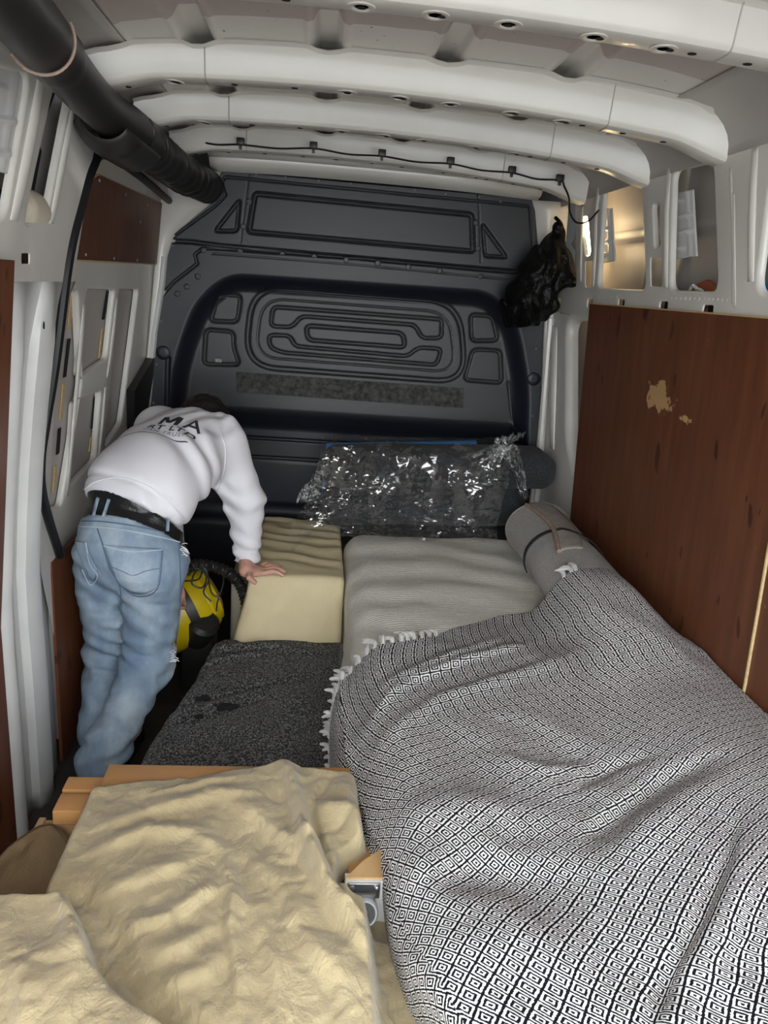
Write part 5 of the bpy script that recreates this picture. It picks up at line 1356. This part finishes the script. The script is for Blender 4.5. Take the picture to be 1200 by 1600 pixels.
def shirt_sd(G):
    d = torso_sd(G)
    arm = smin(sd_cone(G, RS_, RE, 0.088, 0.068), sd_cone(G, RE, RW, 0.070, 0.047), 0.03)
    arm2 = smin(sd_cone(G, LS_, LE, 0.085, 0.068), sd_cone(G, LE, LW, 0.066, 0.047), 0.03)
    d = smin(smin(d, arm, 0.045), arm2, 0.03)
    pit = np.exp(-(np.linalg.norm(G-(RS_-0.05*ax_t-0.04*ac_t), axis=-1)/0.14)**2)
    el = np.exp(-(np.linalg.norm(G-RE, axis=-1)/0.10)**2); fa = np.exp(-(np.linalg.norm(G-RW, axis=-1)/0.11)**2)
    u = (G-T2)@ac_t; v = (G-T2)@ax_t
    sd_ = np.exp(-((u-0.13)/0.07)**2)
    d = d+0.008*pit*np.sin(u*95-v*35)+0.008*el*np.sin(G[..., 2]*85+G[..., 0]*30+2*sn(G, 30, 20, 10))+0.0065*fa*np.sin(G[..., 2]*120+G[..., 0]*40)
    d = d+0.0095*sd_*np.sin(v*48+u*40+1.5*np.sin(v*20))+0.0035*np.sin(u*28+v*14+2*np.sin(v*11))*np.exp(-((u)/0.2)**2)
    # hem and cuff
    h = (G-p_s)@n_s
    d = d+0.010*np.exp(-((h-0.048)/0.008)**2)*(torso_sd(G) < 0.03)+0.004*sstep(0.05, 0.03, h)*(torso_sd(G) < 0.03)
    dn = nrm(RW-RE); cf = (G-RW)@dn
    near = np.linalg.norm(G-RW, axis=-1) < 0.12
    d = d+near*0.006*np.exp(-((cf+0.035)/0.006)**2)
    d = np.maximum(d, -h)
    d = np.where(near, np.maximum(d, cf-0.012), d)
    dl = nrm(LW-LE); nl = np.linalg.norm(G-LW, axis=-1) < 0.12
    d = np.where(nl, np.maximum(d, (G-LW)@dl-0.01), d)
    nn = nrm(HD-NK); nearn = np.linalg.norm(G-HD, axis=-1) < 0.17
    d = np.where(nearn, np.maximum(d, (G-NK)@nn-0.055), d)
    return d
def body_sd(G):
    d = jeans_sd(G, False)+0.024
    d = smin(d, torso_sd(G)+0.027, 0.03)
    for a, b, c in ((RS_, RE, RW), (LS_, LE, LW)):
        d = smin(d, smin(sd_cone(G, a, b, 0.065, 0.050), sd_cone(G, b, c, 0.048, 0.032), 0.02), 0.03)
    d = smin(d, sd_cone(G, NK, HD, 0.062, 0.055), 0.03)
    hd_ax = nrm(HD-NK)
    d = smin(d, sd_ell(G, HD+0.01*hd_ax, (0.076, 0.105, 0.092), np.stack([ac_t, hd_ax, np.cross(ac_t, hd_ax)], 1)), 0.03)
    face = -np.cross(ac_t, hd_ax)
    d = smin(d, sd_cone(G, HD+face*0.088+hd_ax*0.0, HD+face*0.108-hd_ax*0.02, 0.010, 0.014), 0.012)      # nose
    d = smin(d, sd_cone(G, HD+face*0.06-hd_ax*0.05, HD+face*0.085-hd_ax*0.06, 0.04, 0.028), 0.03)          # jaw
    for s in (-1, 1): d = smin(d, sd_ell(G, HD+ac_t*0.078*s-hd_ax*0.01, (0.012, 0.030, 0.020), np.stack([ac_t, hd_ax, face], 1)), 0.006)
    for a in (RA, LA): d = smin(d, sd_cone(G, a+np.array([0, 0, -0.03]), a+np.array([0.03, 0.14, -0.055]), 0.045, 0.032), 0.02)
    return d
lo = (-0.76, 1.84, -0.02); hi = (-0.12, 3.02, 1.32)
Vb, Fb = sdf_mesh(body_sd, lo, hi, 0.010)
# right hand, finer
ZT = 0.527
pc = at_z(397, 892, ZT+0.016)
fdir = nrm([0.93, 0.34, 0.0]); sdir = nrm([-0.34, 0.93, 0.0])
def hand_sd(G):
    d = sd_cone(G, RW, pc-fdir*0.030+np.array([0, 0, 0.006]), 0.029, 0.024)
    R3 = np.stack([fdir, sdir, [0, 0, 1]], 1)
    d = smin(d, sd_ell(G, pc, (0.046, 0.040, 0.0165), R3), 0.016)
    for k, (off, L_, an) in enumerate(((-0.030, 0.062, -0.34), (-0.010, 0.076, -0.10), (0.011, 0.072, 0.10), (0.030, 0.054, 0.34))):
        dr = nrm(fdir*math.cos(an)+sdir*math.sin(an)); r0 = 0.0088 if k < 3 else 0.0076
        a = pc+fdir*0.028+sdir*off; b = a+dr*L_*0.48+np.array([0, 0, 0.009]); c = b+dr*L_*0.30+np.array([0, 0, -0.004]); e = c+dr*L_*0.26+np.array([0, 0, -0.010])
        f = np.minimum(sd_cone(G, a, b, r0*1.05, r0), np.minimum(sd_cone(G, b, c, r0, r0*0.92), sd_cone(G, c, e, r0*0.92, r0*0.78)))
        d = smin(d, f, 0.006)
    a = pc-fdir*0.022-sdir*0.022; b = a-sdir*0.034-fdir*0.010+np.array([0, 0, -0.002]); c = b-sdir*0.020+fdir*0.014-np.array([0, 0, 0.010])
    d = smin(d, np.minimum(sd_cone(G, a, b, 0.0135, 0.0115), sd_cone(G, b, c, 0.0115, 0.0085)), 0.008)
    return d
Vh, Fh = sdf_mesh(hand_sd, pc-np.array([0.13, 0.13, 0.05]), pc+np.array([0.15, 0.12, 0.10]), 0.0032)
# left hand gripping the vacuum
pl = LW+nrm(LW-LE)*0.05; gd = nrm(LW-LE); gs = nrm(np.cross(gd, [0, 1, 0])); gn = np.cross(gd, gs)
def lhand_sd(G):
    d = sd_cone(G, LW, pl, 0.027, 0.026); d = smin(d, sd_ell(G, pl+gd*0.015, (0.042, 0.036, 0.017), np.stack([gd, gs, gn], 1)), 0.015)
    for k, off in enumerate((-0.027, -0.009, 0.009, 0.026)):
        a = pl+gd*0.045+gs*off; b = a+gd*0.030+gn*0.012; c = b+gd*0.008+gn*0.026; d = smin(d, np.minimum(sd_cone(G, a, b, 0.0092, 0.0086), sd_cone(G, b, c, 0.0086, 0.0074)), 0.005)
    a = pl+gs*-0.03; b = a-gs*0.022+gd*0.025+gn*0.01; d = smin(d, sd_cone(G, a, b, 0.012, 0.009), 0.008)
    return d
Vl, Fl = sdf_mesh(lhand_sd, pl-0.10, pl+0.12, 0.005)
V_all = np.vstack([Vb, Vh, Vl]); F_all = np.vstack([Fb, Fh+len(Vb), Fl+len(Vb)+len(Vh)])
person = mesh_obj('person', V_all, F_all, M['skin'], None, sharp=0)
tag(person, 'person in white sweatshirt and washed blue jeans bending forward, hand on ottoman', 'person')
sm = person.modifiers.new('soften', 'SMOOTH'); sm.factor = 0.4; sm.iterations = 2
def cloth_part(name, fn, mat, h, lo_=lo, hi_=hi, it=2):
    Vc, Fc = sdf_mesh(fn, lo_, hi_, h); o = mesh_obj(name, Vc, Fc, mat, person, sharp=0)
    m = o.modifiers.new('soften', 'SMOOTH'); m.factor = 0.4; m.iterations = it
    return o
shirt = cloth_part('sweatshirt', shirt_sd, M['sweat'], 0.0075, (-0.76, 2.05, 0.44), (-0.12, 3.02, 1.26))
jeans = cloth_part('jeans', jeans_sd, M['denim'], 0.0075, (-0.76, 1.86, 0.0), (-0.20, 2.50, 0.98))
def belt_sd(G):
    d = np.minimum(jeans_sd(G, False)+0.006, torso_sd(G)+0.010)
    h1 = (G-p_j)@n_w; h2 = (G-p_s)@n_s
    return np.maximum(np.maximum(d, -(h1+0.03)), h2-0.008)
belt = cloth_part('belt', belt_sd, M['leather'], 0.008, (-0.76, 2.0, 0.70), (-0.26, 2.50, 1.08), 1)
def hair_sd(G):
    hd_ax = nrm(HD-NK); face = -np.cross(ac_t, hd_ax); R_ = np.stack([ac_t, hd_ax, np.cross(ac_t, hd_ax)], 1)
    d = sd_ell(G, HD+0.012*hd_ax-face*0.006, (0.088, 0.112, 0.100), R_)
    d = np.maximum(d, (G-HD)@face-0.045)
    d = np.maximum(d, -((G-HD)@hd_ax)-0.075)
    return d+0.003*np.sin((G@ac_t)*160+4*sn(G, 30, 20, 25))
cloth_part('hair', hair_sd, M['hair'], 0.008, HD-0.16, HD+0.16)
for nm, a in (('right', RA), ('left', LA)):
    def shoe_sd(G, a=a):
        d = smin(sd_cone(G, a+np.array([0, -0.02, -0.06]), a+np.array([0.03, 0.15, -0.075]), 0.052, 0.040), sd_cone(G, a+np.array([0, 0, -0.01]), a+np.array([0, 0, -0.06]), 0.05, 0.05), 0.02)
        return np.maximum(d, 0.004-G[..., 2])
    cloth_part('shoe', shoe_sd, M['leather'], 0.009, (a[0]-0.1, a[1]-0.12, 0.0), (a[0]+0.13, a[1]+0.24, a[2]+0.08))
# ---- garment details laid on the cloth surfaces
def trace(fn, px, py, off, t0=1.6, t1=3.4):
    v = ray(px, py); v = v/np.linalg.norm(v); t = t0
    for _ in range(60):
        d = float(fn((EYE+v*t)[None, :])[0])-off
        if d < 0.0006: break
        t += max(d*0.7, 0.0005)
        if t > t1: return None
    return EYE+v*t
def seam(pts, fn, r, mat, parent, name, n=26, off=0.0006):
    P = [trace(fn, p[0], p[1], off) for p in spline([(a, b, 0) for a, b in pts], n)]; P = [p for p in P if p is not None]
    if len(P) > 3: return MB().tube(P, r, 5).build(name, M[mat], parent)
def patch(pxs, fn, mat, parent, name, off=0.003, nu=16, nv=16):
    q = np.array(pxs, float); V_ = []
    for i in range(nu):
        for j in range(nv):
            u, v = i/(nu-1), j/(nv-1); p = (1-u)*(1-v)*q[0]+u*(1-v)*q[1]+u*v*q[2]+(1-u)*v*q[3]
            s = 4*(u-0.5)**2; p = p+np.array([0, -14*(v**3)*s]) if name == 'back_pocket' and mat else p
            r_ = trace(fn, p[0], p[1], off); V_.append(r_ if r_ is not None else V_[-1])
    return mesh_obj(name, V_, grid_faces(nu, nv), M[mat], parent, sharp=0, solid=0.003)
pk1 = patch([(162, 852), (254, 858), (248, 930), (186, 926)], jeans_sd, 'denim', jeans, 'back_pocket')
seam([(162, 853), (205, 862), (254, 859)], jeans_sd, 0.0022, 'stitch', pk1, 'pocket_stitch', off=0.0035)
MBs = [(162, 853), (172, 885), (186, 912), (214, 932), (246, 920), (254, 859)]
seam(MBs, jeans_sd, 0.0018, 'stitch_dark', pk1, 'pocket_stitch', off=0.0035)
seam([(175, 886), (192, 893), (208, 899), (228, 892), (249, 888)], jeans_sd, 0.0014, 'stitch_dark', pk1, 'pocket_stitch', off=0.004)
pk2 = patch([(117, 846), (134, 848), (152, 902), (140, 912)], jeans_sd, 'denim', jeans, 'back_pocket')
seam([(134, 847), (140, 880), (152, 900), (141, 914), (128, 890)], jeans_sd, 0.0018, 'stitch', pk2, 'pocket_stitch', off=0.004)
seam([(121, 822), (160, 824), (205, 830), (262, 842), (284, 848)], jeans_sd, 0.0022, 'stitch', jeans, 'yoke_seam')
seam([(122, 814), (160, 815), (205, 821), (262, 833), (285, 840)], jeans_sd, 0.0018, 'stitch_dark', jeans, 'waist_seam')
seam([(152, 826), (160, 850), (172, 890), (187, 915), (190, 960)], jeans_sd, 0.0022, 'stitch_dark', jeans, 'seat_seam')
seam([(279, 850), (282, 900), (281, 960), (274, 1010)], jeans_sd, 0.0022, 'stitch_dark', jeans, 'side_seam')
def bj(G): return np.minimum(belt_sd(G), jeans_sd(G))
for pts in ([(153, 778), (146, 806)], [(170, 780), (161, 808)], [(263, 806), (262, 830)]):
    seam(pts, bj, 0.0050, 'denim', belt, 'belt_loop', 10, 0.003)
for px, py, k in ((287, 858, 10), (271, 1022, 14)):
    c = trace(jeans_sd, px-4, py, 0.0); mb = MB()
    for i in range(k):
        a = rnd.uniform(-0.6, 0.9); p = c+np.array([rnd.uniform(-.004, .010), rnd.uniform(-.02, .0), rnd.uniform(-.02, .02)])
        mb.tube([p, p+np.array([0.012*math.cos(a), -0.004, 0.012*math.sin(a)]), p+np.array([0.020*math.cos(a*1.4), -0.006, 0.016*math.sin(a)-0.004])], 0.0012, 4)
    mb.build('frayed_threads', M['fray'], jeans)
seam([(127, 768), (150, 752), (185, 746), (225, 756), (262, 782), (288, 812)], shirt_sd, 0.0020, 'sweat', shirt, 'hem_seam', 30, 0.0008)
seam([(342, 668), (352, 700), (350, 735), (340, 770)], shirt_sd, 0.0018, 'sweat', shirt, 'armhole_seam', 20, 0.0008)
# printed lettering across the back
def text_mesh(body, size, bold):
    cu_ = bpy.data.curves.new('print_text', 'FONT'); cu_.body = body; cu_.size = size; cu_.align_x = 'RIGHT'; cu_.offset = bold; cu_.space_character = 1.12
    ob = bpy.data.objects.new('tmp_text', cu_); COL.objects.link(ob)
    dg = bpy.context.evaluated_depsgraph_get(); me = bpy.data.meshes.new_from_object(ob.evaluated_get(dg))
    bpy.data.objects.remove(ob); bpy.data.curves.remove(cu_)
    bm = bmesh.new(); bm.from_mesh(me); bmesh.ops.triangulate(bm, faces=bm.faces)
    for _ in range(3):
        es = [e for e in bm.edges if e.calc_length() > size*0.22]
        if es: bmesh.ops.subdivide_edges(bm, edges=es, cuts=1); bmesh.ops.triangulate(bm, faces=bm.faces)
    bm.verts.index_update(); V_ = np.array([v.co[:] for v in bm.verts]); F_ = [[v.index for v in f.verts] for f in bm.faces]; bm.free(); bpy.data.meshes.remove(me)
    return V_, F_
O_t = trace(shirt_sd, 287, 687, 0.0)
tx = nrm(ac_t+0.10*ax_t); ty = nrm(ax_t-tx*(ax_t@tx)); tn = np.cross(tx, ty)
if tn@(EYE-O_t) < 0: tn = -tn
def lay(V2, off):
    out = []
    for u, v in V2[:, :2]:
        p = O_t+tx*u+ty*v+tn*0.16
        for _ in range(50):
            d = float(shirt_sd(p[None, :])[0])-off
            if d < 0.0005: break
            p = p-tn*max(d*0.8, 0.0006)
            if (p-O_t)@tn < -0.25: break
        out.append(p)
    return np.array(out)
def wrap_on(o):
    m = o.modifiers.new('on_cloth', 'SHRINKWRAP'); m.target = shirt; m.wrap_method = 'NEAREST_SURFACEPOINT'; m.wrap_mode = 'ABOVE_SURFACE'; m.offset = 0.0018
for body, size, dv, du_, bold, mt in (('A', 0.085, 0.070, 0.026, 0.0009, 'print'), ('RT LTD', 0.042, 0.032, 0.020, 0.0008, 'print'), ('CAN TRUST', 0.023, 0.009, 0.000, 0.0, 'print_grey')):
    V2, F2 = text_mesh(body, size, bold); V2[:, 0] += du_; V2[:, 1] += dv
    wrap_on(mesh_obj('printed_lettering', lay(V2, 0.0042), F2, M[mt], shirt, smooth=False))
mv2 = []; mf2 = []
for qd in ([(0, 0), (.014, 0), (.014, .061), (0, .061)], [(.052, 0), (.066, 0), (.066, .061), (.052, .061)], [(.026, .008), (.040, .008), (.016, .061), (0, .061)], [(.026, .008), (.040, .008), (.066, .061), (.050, .061)]):
    qd = np.array(qd); b0 = len(mv2)
    for i in range(3):
        for j in range(8):
            u, v = i/2, j/7; mv2.append((1-u)*(1-v)*qd[0]+u*(1-v)*qd[1]+u*v*qd[2]+(1-u)*v*qd[3]+np.array([-0.112, 0.070]))
    mf2 += [tuple(int(k)+b0 for k in f) for f in grid_faces(3, 8)]
wrap_on(mesh_obj('printed_lettering', lay(np.array(mv2), 0.0042), mf2, M['print'], shirt, smooth=False))
ul = np.array([(0.016-0.24*i/29, -0.010+w) for i in range(30) for w in (0.0, 0.0035)])
wrap_on(mesh_obj('printed_line', lay(ul, 0.0042), grid_faces(30, 2), M['print'], shirt, smooth=False))
